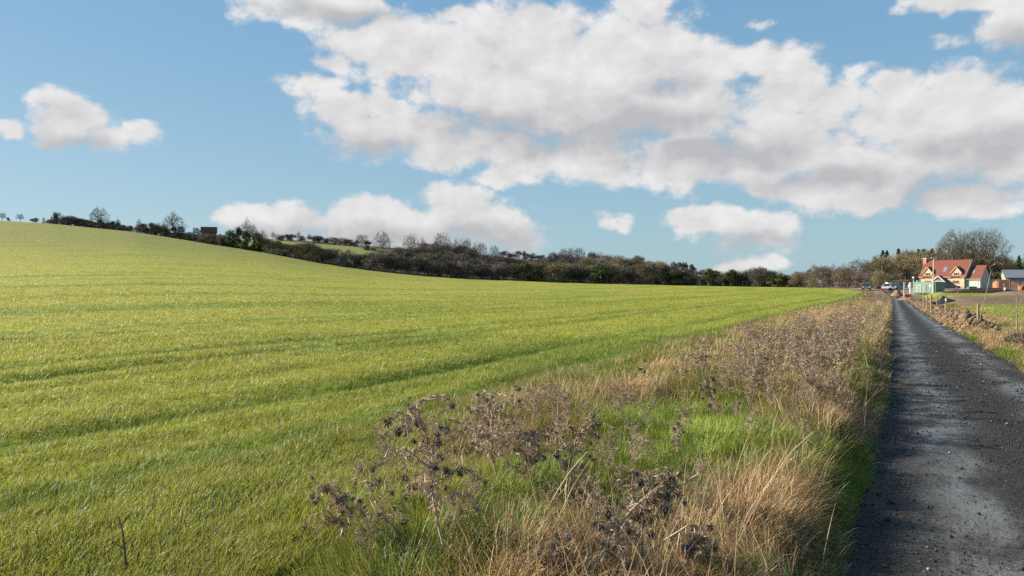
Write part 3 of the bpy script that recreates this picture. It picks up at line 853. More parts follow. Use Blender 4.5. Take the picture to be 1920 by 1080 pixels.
HEAD_MESHES = [tri_mesh('seed_head', *(lambda a: (a[0], a[1]))(hd), M_STRAW, hd[2]) for hd in [head_arrays(110, .0155), head_arrays(130, .019), head_arrays(90, .012)]]

def big_weed(px, py, Y, label, height, lean_px, n_side, bushy=1.0, thick=.006, droop=.6, hs=1.0, side_len=.4, name='dried_thistle', cat='dead thistle'):
    """a dead plant near the camera: stem, withered leaves and every drooping head a part of its own"""
    p = G(px, Y)
    o = thing(name, label, cat, p, 0)
    stv, lv, heads = weed(height, (lean_px, rng.uniform(-.1, .1)), int(n_side * 1.55), bushy, thick * .85, droop, side_len * 1.25)
    link('stem', tri_mesh('stem', stv[0], stv[1], M_STRAW, stv[2]), o)
    link('withered_leaves', tri_mesh('withered_leaves', lv[0], lv[1], M_STRAW, lv[2]), o)
    for h in heads[:60]:
        q = link('seed_head', random.choice(HEAD_MESHES), o, h)
        q.scale = (hs * random.uniform(.7, 1.25),) * 3; q.rotation_euler = (random.uniform(-.6, .6), random.uniform(-.6, .6), random.uniform(0, 6.28))
    return o

# px of the foot, distance, label, height, sideways lean of the tip (m)
big_weed(835, 0, 4.0, 'tall dead thistle with many drooping heads, leaning left at the near crop edge', .98, -.20, 12, 1.7, .009, .7, 1.25)
big_weed(745, 0, 4.2, 'small dead thistle with one bent stem, just left of the tall leaning thistle', .55, -.22, 4, .9, .006, .9, 1.2)
big_weed(655, 0, 4.3, 'low bushy dead thistle, leftmost of the dried plants at the edge of the crop', .42, -.12, 9, 1.6, .006, .8, 1.0, .55)
big_weed(930, 0, 5.5, 'wide dead thistle with fanned thin stems, behind the tall leaning one', .72, -.06, 16, 1.0, .006, .3, .95, .6)
big_weed(985, 0, 5.3, 'dense brown dead thistle between the fan shaped one and the bright straw', .48, .02, 12, 1.6, .005, .3, .8, .55)
big_weed(1048, 0, 5.9, 'single club shaped dead stem standing upright in pale grass', .56, -.03, 3, 1.6, .007, .9, 1.0, .16)
big_weed(1060, 0, 5.2, 'dead thistle leaning to the right with a cluster of dark heads at its top', .74, .16, 6, 1.9, .008, .7, 1.15, .22)
big_weed(1275, 0, 6.4, 'short shaggy dead stem beside the lush green patch', .42, -.02, 4, 2.4, .007, .9, 1.1, .22)
big_weed(1180, 0, 5.5, 'low brown dead weed lying over in grass, with a row of small heads', .26, .22, 7, 1.1, .005, .8, .8, .6)
big_weed(1110, 0, 3.75, 'thick pale dead stem slanting up to the right, hung with large furry heads', .60, .44, 6, 1.5, .013, .9, 1.35, .34)
big_weed(1195, 0, 3.8, 'big furry dead thistle standing in straw close to the camera', .55, .13, 7, 1.6, .010, .9, 1.3, .4)
big_weed(1035, 0, 3.75, 'dead thistle with a knot of near black heads at the bottom of the view', .22, .02, 6, 1.2, .006, .7, 1.3, .5)
big_weed(1330, 0, 3.9, 'shaggy dead weed at the bottom of the view, in straw nearest the lane', .30, -.04, 9, 1.8, .007, .8, 1.3, .5)
big_weed(1345, 0, 9.0, 'straggling dead thistle leaning left at the end of the lush green patch', .60, -.16, 6, 1.8, .007, .6, 1.3, .3)
big_weed(1215, 0, 11.0, 'thin dead stem with small dark heads in pale grass beside the crop', .40, -.10, 3, .8, .006, .5, 1.3, .3)
big_weed(1325, 0, 11.5, 'dead thistle with three dark heads above the pale field edge grass', .62, .0, 3, .8, .006, .3, 1.5, .3)
for px, Y, hh, ln, lb in ((238, 4.0, .30, -.06, 'bare dark twig sticking up out of the crop at the bottom of the view'), (1395, 7.2, .62, .22, 'bare grey curved twig arching out of the dark hollow under the thicket')):
    o = link('bare_twig', None) if False else None
    v = tube_arrays([(0, 0, -.05), (ln * .2, 0, hh * .4), (ln * .5, .01, hh * .75), (ln, .02, hh)], .007, .003, np.array([.13, .10, .085]), 5)
    w2 = tube_arrays([(ln * .2, 0, hh * .4), (ln * .2 - .06, 0, hh * .55), (ln * .2 - .13, .02, hh * .62)], .004, .002, np.array([.24, .2, .15]), 4)
    v = join([v, w2])
    tag(link('bare_twig', tri_mesh('bare_twig', v[0], v[1], M_STRAW, v[2]), None, G(px, Y)), lb, 'twig')

for px, Y, hh, ln, th, lb in ((1085, 3.85, .52, .62, .009, 'long thick pale dead stalk slanting up to the right through straw'), (1160, 3.7, .30, .34, .008, 'short thick pale stalk lying low in straw below the longer one'),
                              (1010, 4.6, .45, .30, .006, 'thin pale stalk leaning right between the dead thistles and the straw'), (1420, 5.4, .50, .40, .005, 'thin pale stalk arching over straw towards the lane')):
    v = tube_arrays([(0, 0, -.05), (ln * .3, .01, hh * .36), (ln * .65, .02, hh * .72), (ln, .0, hh)], th, th * .5, np.array([.50, .38, .24]), 6)
    m = 26; q = rng.random(m)[:, None]; pp = np.array([[ln, 0, hh]]) * q
    lv = slivers(pp, unit(rng.normal(size=(m, 3)) + np.array([0, 0, -.9])), rng.uniform(.05, .14, m), np.full(m, .007), jitter(C_WEED[rng.integers(0, 4, m)] * 1.15, .2, .05))
    o = thing('dead_stalk', lb, 'dead stalk', G(px, Y)); link('stem', tri_mesh('stem', v[0], v[1], M_STRAW, v[2]), o); link('withered_leaves', tri_mesh('withered_leaves', lv[0], lv[1], M_STRAW, lv[2]), o)

# ---- the dense thicket of dead weeds on the lane half of the bank, and scattered plants further off
PROTO = []
for i in range(9):
    stv, lv, heads = weed(rng.uniform(.8, 1.05), (rng.uniform(-.22, .22), rng.uniform(-.2, .2)), rng.integers(11, 17), 1.15, .007, .35, .5)
    hd = []
    for h in heads[:46]:
        a = head_arrays(20, rng.uniform(.016, .026)); hd.append((a[0] + np.asarray(h, np.float32), a[1], a[2] * .8))
    v, t, c = join([stv, (lv[0], lv[1], lv[2]), *hd])
    # fatten the thin parts a little: these plants stand 8 m and more away
    PROTO.append(tri_mesh('dead_weed', v, t, M_STRAW, c))

def scatter_weeds(n, s_rng, t_rng, sc_rng, label, group, seed, dens=None):
    r_ = np.random.default_rng(seed); k = 0
    while k < n:
        s, t = r_.uniform(*s_rng), r_.uniform(*t_rng)
        if dens is not None and r_.random() > dens(s, t): continue
        x, y = xy(s, t); x, y = float(x), float(y)
        o = link('dead_weed', PROTO[int(r_.integers(0, 9))], None, (x, y, hz(x, y) - .03))
        q = r_.uniform(*sc_rng); o.scale = (q, q, q * r_.uniform(.85, 1.1)); o.rotation_euler = (r_.normal(0, .08), r_.normal(0, .08), r_.uniform(0, 6.28))
        tag(o, label, 'dead weed', group); k += 1
scatter_weeds(100, (9.3, 22), (-2.15, -.62), (.55, 1.02), 'brown dead weed crowded into the tall thicket on the bank beside the lane', 'dead weeds of the thicket beside the lane', 3,
              lambda s, t: 1.0 if t > -2.05 + (s - 9) * .03 else .35)
scatter_weeds(16, (9.5, 26), (-3.1, -2.1), (.7, 1.0), 'dark headed dead weed standing out of the thicket towards the green crop', 'dead weeds on the crop side of the thicket', 4)
scatter_weeds(58, (22, 52), (-2.2, -.5), (.55, .95), 'brown dead weed on the bank between the thicket and the white sign', 'dead weeds on the bank before the sign', 5)
scatter_weeds(56, (86, 150), (-2.6, -.4), (1.0, 1.45), 'brown dead weed on the far bank past the white sign', 'dead weeds on the bank past the sign', 6)
scatter_weeds(14, (13, 30), (3.1, 5.2), (.35, .6), 'low brown dead weed on the grass across the lane', 'dead weeds across the lane', 7)
scatter_weeds(42, (4.6, 8.6), (-4.1, -2.55), (.28, .55), 'thin brown dead weed in the rough grass between the crop and the big dead thistles', 'thin dead weeds in the near rough grass', 9)
scatter_weeds(26, (3.2, 6.2), (-2.6, -1.1), (.28, .5), 'small brown dead weed tangled in the straw close to the camera', 'small dead weeds in the near straw', 10)
scatter_weeds(30, (6.8, 10.5), (-2.5, -.6), (.3, .62), 'loose brown dead weed in green grass just before the tall thicket', 'loose dead weeds before the thicket', 12, lambda s, t: .25 if abs(s - 7.8) < .8 and abs(t + 1.75) < .5 else 1.0)
# ------------------------------------------------------------------ trees
BARK = np.array([.135, .118, .092])
def rot_about(d, ang, r_):
    a = unit(np.cross(d, unit(r_.normal(size=3)))); return unit(d * math.cos(ang) + a * math.sin(ang))

def branch_tree(seed, Ht, Wd, trunk=.15, base=.14, n=2600, r0=None, shell=.55, skew=0.0, twig_w=.05, twig_col=(.115, .096, .076), pw=1.0, k0=6, droop=.0):
    """bare winter tree: limbs fork again and again until twigs fill a domed crown. Returns (limb arrays, twig arrays)"""
    r_ = np.random.default_rng(seed); r0 = r0 or Ht * .026
    d = unit(r_.normal(size=(n, 3))); d[:, 2] = np.where(d[:, 2] < -.45, -d[:, 2], d[:, 2])
    rr = np.where(r_.random(n) < shell, r_.uniform(.82, 1.0, n), r_.random(n) ** .5)
    az = np.arctan2(d[:, 1], d[:, 0]); lump = 1 + .14 * np.sin(az * 3 + seed) + .10 * np.sin(az * 5 + d[:, 2] * 6 + seed * 2) + .07 * np.sin(d[:, 2] * 11 + seed)
    zc = Ht * (base + (1 - base) * .42); 
    P = d * (rr * lump)[:, None]
    up_ = P[:, 2] > 0
    P = P * np.array([Wd / 2, Wd / 2, 1.0]); P[:, 2] = zc + np.where(up_, P[:, 2] * (Ht - zc), P[:, 2] * (zc - Ht * base))
    P[:, :2] *= (np.clip((Ht * 1.02 - P[:, 2:3]) / (Ht - zc), .05, 1) ** (.0 if pw == 1 else pw - 1))
    P[:, 0] += skew * (P[:, 2] - Ht * base)
    limbs, tw = [], []
    cnt0 = n
    def rec(node, dirn, pts, lv, rad):
        m = len(pts)
        if m <= 7 or lv > 7:
            tw.append((np.repeat(node[None], m, 0), pts)); return
        k = k0 if lv == 0 else 3 if lv < 3 else 2
        cen = pts[r_.choice(m, k, replace=False)]
        for _ in range(4):
            lab = np.argmin(((pts[:, None] - cen[None]) ** 2).sum(2), 1)
            for j in range(k):
                if (lab == j).any(): cen[j] = pts[lab == j].mean(0)
        for j in range(k):
            q = pts[lab == j]; mm = len(q)
            if mm == 0: continue
            v = cen[j] - node; L = np.linalg.norm(v)
            f = .48 if lv < 2 else .56
            end = node + v * f + r_.normal(0, .05 * L, 3)
            mid = node + dirn * L * f * .28 + v * f * .35 + r_.normal(0, .05 * L, 3) + np.array([0, 0, -droop * L])
            rc = max(rad * (mm / m) ** .36, .014)
            limbs.append(([node, mid, end], rad * .92 if mm > .4 * m else rc * 1.1, rc * .9, lv))
            rec(end, unit(end - mid), q, lv + 1, rc * .9)
    top = np.array([r_.normal(0, .02 * Ht) + skew * 0, r_.normal(0, .02 * Ht), Ht * trunk])
    limbs.append(([np.array([0, 0, -.4]), top * .5 + np.array([r_.normal(0, .01 * Ht), 0, 0]), top], r0, r0 * .78, 0))
    rec(top, np.array([0, 0, 1.]), P, 0, r0 * .75)
    la = join([tube_arrays(p, a, b, BARK * r_.uniform(.8, 1.15), 6 if lv == 0 else 4 if lv < 4 else 3) for p, a, b, lv in limbs])
    A = np.concatenate([t[0] for t in tw]); B = np.concatenate([t[1] for t in tw]); m = len(A)
    v = B - A; L = np.linalg.norm(v, axis=1); dd = unit(v)
    q = [slivers(A, dd, L * 1.05, np.full(m, twig_w) * r_.uniform(.7, 1.4, m), jitter(np.array([twig_col]) * np.ones((m, 1)), .3, .06))]
    for _ in range(2):      # side shoots
        f = r_.uniform(.35, .95, (m, 1)); q.append(slivers(A + v * f, unit(dd + .5 * r_.normal(size=(m, 3)) + np.array([0, 0, .2])), L * r_.uniform(.4, .9, m), np.full(m, twig_w * .8), jitter(np.array([twig_col]) * np.ones((m, 1)), .3, .06)))
    return la, join(q)

def lobes_bush(seed, Ht, Wd, cols, n=3600, tw=.075, tl=.75, leaf=0, leaf_cols=None, leaf_size=.28, nl=16, low=.0, upd=.55):
    """thorn, ivy or holly mass: twigs and leaves through a cluster of uneven lobes, with gaps between them"""
    r_ = np.random.default_rng(seed)
    cen = np.stack([r_.normal(0, Wd * .24, nl), r_.normal(0, Wd * .24, nl), Ht * (low + (.86 - low) * r_.random(nl) ** .8)], 1)
    rad = r_.uniform(.13, .27, nl) * min(Ht, Wd)
    cen[:, 2] = np.minimum(cen[:, 2], Ht - rad)
    shr = 1 - .55 * (cen[:, 2:3] / Ht) ** 1.6; cen[:, :2] *= shr
    tint = r_.uniform(.75, 1.3, (nl, 1))
    def pts(m):
        k = r_.integers(0, nl, m); d = unit(r_.normal(size=(m, 3))); rr = rad[k] * r_.random(m) ** .45
        p = cen[k] + d * rr[:, None]; p[:, 2] = np.abs(p[:, 2])
        return p, d, k
    out = []
    p, d, k = pts(n)
    c = jitter(np.asarray(cols)[r_.integers(0, len(cols), n)] * tint[k], .3, .07)
    out.append(slivers(p, unit(d * .8 + np.array([0, 0, upd]) + .35 * r_.normal(size=(n, 3))), r_.uniform(.5, 1.2, n) * tl, np.full(n, tw) * r_.uniform(.5, 1.4, n), c))
    if leaf:
        p, d, k = pts(leaf)
        c = jitter(np.asarray(leaf_cols)[r_.integers(0, len(leaf_cols), leaf)] * tint[k], .3, .07)
        out.append(leaves(p, unit(d + .7 * r_.normal(size=d.shape)), r_.uniform(.6, 1.4, leaf) * leaf_size, c))
    stems = []
    for i in range(4):
        a = r_.uniform(0, 6.28); b = np.array([math.cos(a) * Wd * .08, math.sin(a) * Wd * .08, -.3])
        e = cen[r_.integers(0, nl)]; stems.append(tube_arrays([b, (b + e) / 2 + r_.normal(0, .15, 3), e], Ht * .018, Ht * .007, BARK * r_.uniform(.7, 1.1), 5))
    return join(stems), join(out)

def conifer(seed, Ht, Wd, cols, tiers=26, gap=0.0):
    r_ = np.random.default_rng(seed); P, D, L = [], [], []
    nb = tiers * 8
    for i in range(nb):
        f = min(1, max(0, (i + r_.uniform(-4, 4)) / nb)); z = Ht * (.12 + .88 * f)
        rad = (Wd * .5 * (1 - f) ** .85 + .2) * r_.uniform(.6, 1.15)
        if gap and math.sin(f * 22) < gap - .6: continue
        a = r_.uniform(0, 6.28); d0 = np.array([math.cos(a), math.sin(a), -.12 - .25 * (1 - f)]); m = 24
        q = np.linspace(.05, 1, m)[:, None] * rad
        P.append(np.array([0, 0, z]) + d0 * q + np.array([0, 0, .12]) * q ** 2 / max(rad, .3) + r_.normal(0, .09, (m, 3)))
        D.append(unit(d0 * .8 + .75 * r_.normal(size=(m, 3)) + np.array([0, 0, -.25]))); L.append(r_.uniform(.35, .9, m) * (.5 + .6 * (1 - f)))
    P, D, L = np.concatenate(P), np.concatenate(D), np.concatenate(L); n = len(P)
    cr = slivers(P, D, L, np.full(n, .2), jitter(np.asarray(cols)[r_.integers(0, len(cols), n)], .3, .07))
    return tube_arrays([(0, 0, -.3), (0, 0, Ht * .5), (0, 0, Ht * .98)], Ht * .016, .03, BARK * .8, 6), cr

BROWN = [(.173, .135, .107), (.133, .107, .086), (.220, .179, .143), (.101, .083, .064)]
DARKB = [(.113, .091, .078), (.087, .072, .062), (.156, .127, .108)]
PALEB = [(.250, .215, .175), (.170, .140, .110), (.115, .092, .075), (.300, .265, .225)]
OLIVE = [(.214, .184, .096), (.172, .147, .082), (.246, .209, .125), (.131, .114, .065)]
TAN = [(.230, .174, .106), (.187, .145, .089), (.153, .123, .072)]
IVY = [(.060, .086, .026), (.043, .065, .022), (.102, .126, .038), (.132, .150, .048)]
FIR = [(.036, .060, .030), (.026, .046, .026), (.052, .080, .034)]

def proto(kind, arr, tmat=None):
    la, ta = arr
    return (kind, tri_mesh('trunk', la[0], la[1], M_TWIG, la[2]), tri_mesh('crown', ta[0], ta[1], M_TWIG, ta[2]), float(ta[0][:, 2].max()), float(np.percentile(np.abs(ta[0][:, 0]), 97) * 2))

PT = {
    'round': [proto('bare_tree', branch_tree(s, 10, 9.5, twig_w=.06)) for s in (11, 12, 13)],
    'tall': [proto('bare_tree', branch_tree(s, 10, 6, .16, .14, n=1500, shell=.45, twig_w=.06, pw=1.35, k0=5)) for s in (21, 22, 23)],
    'wind': [proto('bare_tree', branch_tree(31, 8, 9, .3, .35, skew=.45, twig_w=.07))],
    'thorn': [proto('thorn_bush', lobes_bush(s, 6, 7.5, BROWN, 4200)) for s in (41, 42, 43, 44)],
    'dark': [proto('dark_bush', lobes_bush(s, 6, 7.5, DARKB, 4400)) for s in (51, 52, 53)],
    'pale': [proto('pale_bush', lobes_bush(s, 6, 7.5, PALEB, 3800, tw=.085)) for s in (61, 62)],
    'olive': [proto('bare_olive_tree', lobes_bush(s, 9, 9, OLIVE, 4600, tl=1.1, tw=.07, low=.12)) for s in (71, 72, 73)],
    'tan': [proto('tan_tree', lobes_bush(s, 9, 9, TAN + OLIVE, 5000, tl=1.2, tw=.075, nl=22)) for s in (81, 82)],
    'ivy': [proto('ivy_tree', lobes_bush(s, 8, 6, DARKB, 900, leaf=4200, leaf_cols=IVY, leaf_size=.34, nl=18)) for s in (91, 92, 93)],
    'holly': [proto('evergreen_bush', lobes_bush(s, 6, 6.5, BROWN, 900, leaf=4200, leaf_cols=IVY, leaf_size=.26)) for s in (95, 96)],
    'fir': [proto('conifer', conifer(s, 15, 7.5, FIR)) for s in (101, 102)],
    'pine': [proto('conifer', conifer(103, 15, 8, FIR + [(.08, .10, .04)], 24, .12))],
}
TREE_RNG = np.random.default_rng(99)
def tree(kind, px, Y, hpx, label, cat, group=None, wpx=None, base=0.0, var=None, name=None):
    """a tree at photo column px and distance Y, hpx photo rows tall"""
    ps = PT[kind]; nm, tm, cm, ht, wd = ps[(TREE_RNG.integers(0, len(ps))) if var is None else var]
    p = G(px, Y); hm = hpx / F * Y
    k = hm / ht; kw = k if wpx is None else wpx / F * Y / wd
    o = thing(name or nm, label, cat, (p.x, p.y, p.z + base), float(TREE_RNG.uniform(0, 6.28)), group)
    o.scale = (kw, kw, k)
    link('trunk', tm, o); link('crown', cm, o)
    return o

def edgeY(px): return float(np.interp(px, [k for k in EDGE] + [1600, 1650], [v[1] for v in EDGE.values()] + [214, 185]))

# -- skyline of the left hill
T = tree
T('round', 4, edgeY(4) + 3, 17, 'small bare tree at the left edge of the view on the hilltop', 'tree')
T('round', 38, edgeY(38) + 3, 16, 'small round bare tree alone on the hilltop skyline', 'tree')
T('thorn', 16, edgeY(16) + 3, 8, 'low bush on the hilltop between two small bare trees', 'bush')
T('holly', 65, edgeY(65) + 3, 10, 'small dark wind bent bush on the bare hilltop skyline', 'bush', wpx=14)
T('tall', 82, edgeY(82) + 3, 13, 'faint thin bare tree between the wind bent bush and the dark hilltop hedge', 'tree')
T('holly', 105, edgeY(105) + 4, 25, 'dark evergreen block standing at the left end of the hilltop hedge', 'bush', wpx=24)
for px, h in ((121, 20), (131, 21), (141, 20), (151, 19), (161, 18), (170, 15), (178, 13)):
    T('dark', px, edgeY(px) + 4, h + TREE_RNG.uniform(-3, 2), 'dark bush of the hilltop hedge left of the ivy trunked tree', 'bush', 'dark bushes of the hilltop hedge', wpx=22)
T('round', 185, edgeY(185) + 5, 42, 'large bare round headed tree rising from the dark hilltop hedge', 'tree', var=0)
T('ivy', 186, edgeY(185) + 4, 20, 'ivy mass around the foot of the large round hilltop tree', 'ivy', wpx=10)
for px, h in ((192, 15), (202, 17), (212, 18), (222, 16), (231, 12)):
    T('dark', px, edgeY(px) + 4, h, 'dark bush of the hilltop hedge right of the large round tree', 'bush', 'dark bushes right of the round tree', wpx=20)
T('tall', 221, edgeY(221) + 5, 24, 'thin bare sapling above the hedge right of the large round hilltop tree', 'tree')
T('thorn', 243, edgeY(243) + 4, 12, 'thin low bush in the gap of the hilltop hedge', 'bush')
T('tall', 261, edgeY(261) + 4, 28, 'slim bare tree in the gap of the hilltop hedge', 'tree')
for px, h in ((272, 20), (283, 24), (293, 26), (303, 23), (314, 18), (336, 15), (346, 15)):
    T('thorn' if px in (272, 314) else 'dark', px, edgeY(px) + 4, h, 'brown bush of the hedge below the forked bare tree', 'bush', 'bushes of the hedge below the forked tree', wpx=23)
T('tall', 325, edgeY(325) + 5, 52, 'tall forked bare tree standing against the sky halfway down the hill', 'tree', var=1, wpx=40)
T('ivy', 326, edgeY(325) + 3.5, 24, 'dark ivy covered stump at the foot of the forked bare tree', 'ivy', wpx=14)
for px, h in ((356, 18), (367, 20), (379, 20), (391, 21), (402, 22), (413, 24), (424, 26)):
    T(('olive', 'pale', 'thorn')[px % 3], px, edgeY(px) + 3, h, 'scrubby bush of the hedge under the brown container on the hill', 'bush', 'bushes under the brown container', wpx=24)
T('thorn', 413, edgeY(413) + 26, 18, 'brown bush on the hill just right of the brown container', 'bush')
for px in list(range(92, 250, 8)) + list(range(256, 430, 9)):
    T(('thorn', 'dark')[px % 2], px, edgeY(px) + 2.5, TREE_RNG.uniform(7, 13), 'low scrubby growth along the foot of the hilltop hedge', 'bush', 'low growth along the hilltop hedge', wpx=TREE_RNG.uniform(14, 22))
# -- the ivy clad row
for px, h, w in ((437, 36, 22), (450, 44, 20), (464, 39, 24), (479, 38, 26), (488, 34, 20)):
    T('ivy', px, edgeY(px) + 4, h, 'tall dark ivy clad tree in the row halfway down the hill', 'tree', 'ivy clad trees halfway down the hill', wpx=w)
T('tall', 463, edgeY(463) + 8, 62, 'thin bare tree poking above the ivy clad row', 'tree')
T('tall', 476, edgeY(476) + 9, 52, 'second thin bare tree above the ivy clad row, right of the taller one', 'tree')
T('tall', 493, edgeY(493) + 8, 45, 'slanting thin bare tree at the right end of the ivy clad row', 'tree')
for px, h, k in ((500, 30, 'olive'), (512, 28, 'olive'), (523, 30, 'dark'), (534, 27, 'olive'), (545, 26, 'thorn')):
    T(k, px, edgeY(px) + 4, h, 'bush of the hedge under the upper green field, next to the ivy clad row', 'bush', 'bushes next to the ivy clad row', wpx=28)
for px, h, k in ((556, 30, 'olive'), (567, 34, 'olive'), (578, 36, 'thorn'), (590, 36, 'olive'), (601, 30, 'olive')):
    T(k, px, edgeY(px) + 4, h, 'olive brown thorn of the rounded clump below the upper green field', 'bush', 'rounded clump below the upper field', wpx=34)
# -- hedge along the ridge behind the upper field
ridge = [(512, 14, 'tall'), (527, 9, 'dark'), (538, 10, 'dark'), (548, 11, 'thorn'), (560, 18, 'tall'), (566, 9, 'thorn'), (580, 15, 'tall'), (590, 12, 'dark'), (598, 11, 'dark'), (612, 8, 'thorn'), (626, 11, 'olive'), (636, 11, 'olive'), (647, 11, 'dark'), (655, 9, 'thorn'), (668, 9, 'thorn')]
for px, h, k in ridge:
    T(k, px, 470, h + 4, 'small bush or sapling of the thin hedge on the ridge above the upper green field' if k != 'tall' else 'thin bare sapling in the hedge on the ridge above the upper green field', 'bush' if k != 'tall' else 'tree', 'hedge on the ridge above the upper field', wpx=None if k == 'tall' else 20)
T('round', 678, 440, 30, 'bare tree at the right end of the ridge hedge', 'tree')
T('ivy', 691, 430, 20, 'dark dome shaped evergreen at the right end of the upper green field', 'tree', wpx=22)
# -- the long hedge at the foot of the slope: front row
front_tops = [(605, 466), (640, 470), (680, 473), (720, 478), (760, 476), (800, 484), (840, 488), (880, 494), (931, 497), (984, 493), (1040, 492), (1080, 500), (1122, 495), (1170, 500), (1212, 489), (1240, 494), (1268, 505), (1300, 503), (1327, 501), (1350, 511), (1392, 507), (1425, 503), (1457, 511), (1480, 516), (1497, 507), (1530, 503), (1560, 503), (1585, 502), (1620, 505)]
fx, fy = zip(*front_tops)
px = 607.0; i = 0
zones = [(700, 'dark brown bush at the foot of the slope, below the upper green field', 'front hedge below the upper field', ('thorn', 'dark', 'pale', 'thorn')),
         (960, 'dark brown thorn bush of the long hedge, below the wooded slope', 'front hedge below the wooded slope', ('thorn', 'dark', 'thorn', 'pale', 'dark')),
         (1200, 'thorn bush of the hedge below the bare grey wood', 'front hedge below the grey wood', ('thorn', 'thorn', 'dark', 'olive')),
         (1480, 'dark bush of the hedge across the middle of the far field edge', 'front hedge in the middle', ('dark', 'holly', 'thorn', 'dark', 'olive')),
         (1660, 'bare twiggy tree of the hedge behind the parked cars', 'front hedge behind the cars', ('thorn', 'olive', 'dark', 'thorn'))]
while px < 1650:
    Yf = edgeY(px) + 4 + TREE_RNG.uniform(0, 4)
    base_y = HZ - (hz((px - 960) / F * Yf, Yf) - EYE) / Yf * F
    top = np.interp(px, fx, fy) + TREE_RNG.uniform(-4, 5)
    z = [q for q in zones if px < q[0]][0]
    T(z[3][i % len(z[3])], px, Yf, max(base_y - top, 16) * 1.1, z[1], 'bush', z[2], wpx=TREE_RNG.uniform(30, 44)); i += 1
    px += TREE_RNG.uniform(11, 17)
# -- singled out trees of that hedge
T('ivy', 984, edgeY(984) + 2, 37, 'dark green ivy covered tree standing alone in the brown hedge below the wooded slope', 'tree', wpx=36)
T('tan', 1040, edgeY(1040) + 2, 37, 'reddish brown rounded thorn next to the lone ivy covered tree', 'tree', wpx=46)
T('ivy', 1122, edgeY(1122) + 2, 39, 'broad dark green evergreen with sunlit leaves below the grey wood', 'tree', wpx=44)
T('olive', 1212, edgeY(1212) + 2, 46, 'olive brown spreading tree at the right end of the grey wood', 'tree', wpx=48)
T('ivy', 1268, edgeY(1268) + 2, 30, 'low dark evergreen right of the olive brown spreading tree', 'tree', wpx=40)
T('ivy', 1327, edgeY(1327) + 2, 36, 'dark leaning evergreen just left of the gap in the hedge', 'tree', wpx=24)
T('ivy', 1370, edgeY(1370) + 2, 35, 'dark evergreen just right of the gap in the hedge', 'tree', wpx=26)
T('wind', 1425, edgeY(1425) + 2, 41, 'wind swept bare tree leaning right above the hedge, against the small white cloud', 'tree', wpx=44)
T('ivy', 1455, edgeY(1455) + 2, 28, 'dark evergreen right of the wind swept bare tree', 'tree', wpx=34)
T('tan', 1497, edgeY(1497) + 2, 33, 'reddish brown bushy tree left of the thin bare trees', 'tree', wpx=34)
for px, h in ((1526, 46), (1544, 44), (1562, 46), (1582, 48), (1594, 40)):
    T('tall' if px != 1544 else 'round', px, edgeY(px) + 8, h, 'thin bare tree of the row left of the spreading bare oak', 'tree', 'thin bare trees left of the oak', wpx=36)
T('round', 1611, edgeY(1611) + 6, 60, 'spreading bare oak standing above the dark parked car', 'tree', var=2, wpx=46)
for px in (1600, 1622, 1634):
    T('dark', px, edgeY(px) + 10, 30, 'dark shadowy bush under the spreading bare oak', 'bush', 'dark bushes under the bare oak', wpx=34)
# -- slope and wood behind the front hedge
k = 0
for row, (yy, dy) in enumerate(((300, 0), (330, 6), (365, 10), (405, 14))):
    px = 720.0 + row * 7 + (0, 20, 40, 60)[row]
    while px < (1270, 1280, 1240, 1180)[row]:
        Y = yy + TREE_RNG.uniform(-8, 8); p = G(px, Y); by = HZ - (p.z - EYE) / Y * F
        wood = px > 1090
        h = TREE_RNG.uniform(27, 36) if not wood else TREE_RNG.uniform(37, 46)
        if 905 < px < 1020 and row >= 2: h *= .5
        kd = ('olive', 'pale', 'olive', 'thorn')[k % 4] if wood else ('dark', 'thorn', 'dark', 'thorn', 'olive')[k % 5]
        T(kd, px, Y, h, 'bare grey brown tree of the smooth topped wood on the slope' if wood else 'dark scrub bush on the slope behind the front hedge', 'tree' if wood else 'bush',
          'wood on the slope' if wood else 'scrub on the slope', wpx=TREE_RNG.uniform(30, 40)); k += 1
        px += TREE_RNG.uniform(19, 27)
for px, top, w, kd, lb in ((717, 436, 34, 'round', 'bare round tree on the slope nearest the upper green field'), (770, 442, 32, 'round', 'bare round tree on the slope, second from the upper green field'),
        (792, 447, 24, 'tall', 'slim bare tree on the slope between two rounder ones'), (828, 438, 38, 'round', 'largest pale bare tree on the wooded slope'), (855, 450, 26, 'tall', 'slim bare tree right of the largest pale one'),
        (873, 447, 26, 'round', 'bare tree with twin stems right of the largest pale one'), (900, 455, 30, 'round', 'dark bare tree on the crest against the end of the cloud'), (927, 463, 20, 'round', 'small dark bare tree alone on the crest'),
        (1060, 466, 30, 'round', 'bare tree at the left end of the grey wood'), (1082, 464, 36, 'round', 'highest bare tree of the grey wood')):
    Y = 350; p = G(px, Y); by = HZ - (p.z - EYE) / Y * F
    T(kd, px, Y, by - top + 6, lb, 'tree', None, wpx=w)
for px, h in ((945, 14), (958, 12), (972, 17), (984, 18), (998, 15), (1014, 13), (1030, 12), (1046, 13)):
    T('dark' if px % 4 else 'thorn', px, 508, h, 'dark bush on the crest above the pale grass strip', 'bush', 'bushes on the crest', wpx=18)
for px, h in ((1265, 15), (1275, 16), (1286, 17), (1297, 14)):
    T('ivy', px, 460, h + 12, 'distant dark tree on the skyline behind the hedge', 'tree', 'distant dark trees on the skyline', wpx=16)
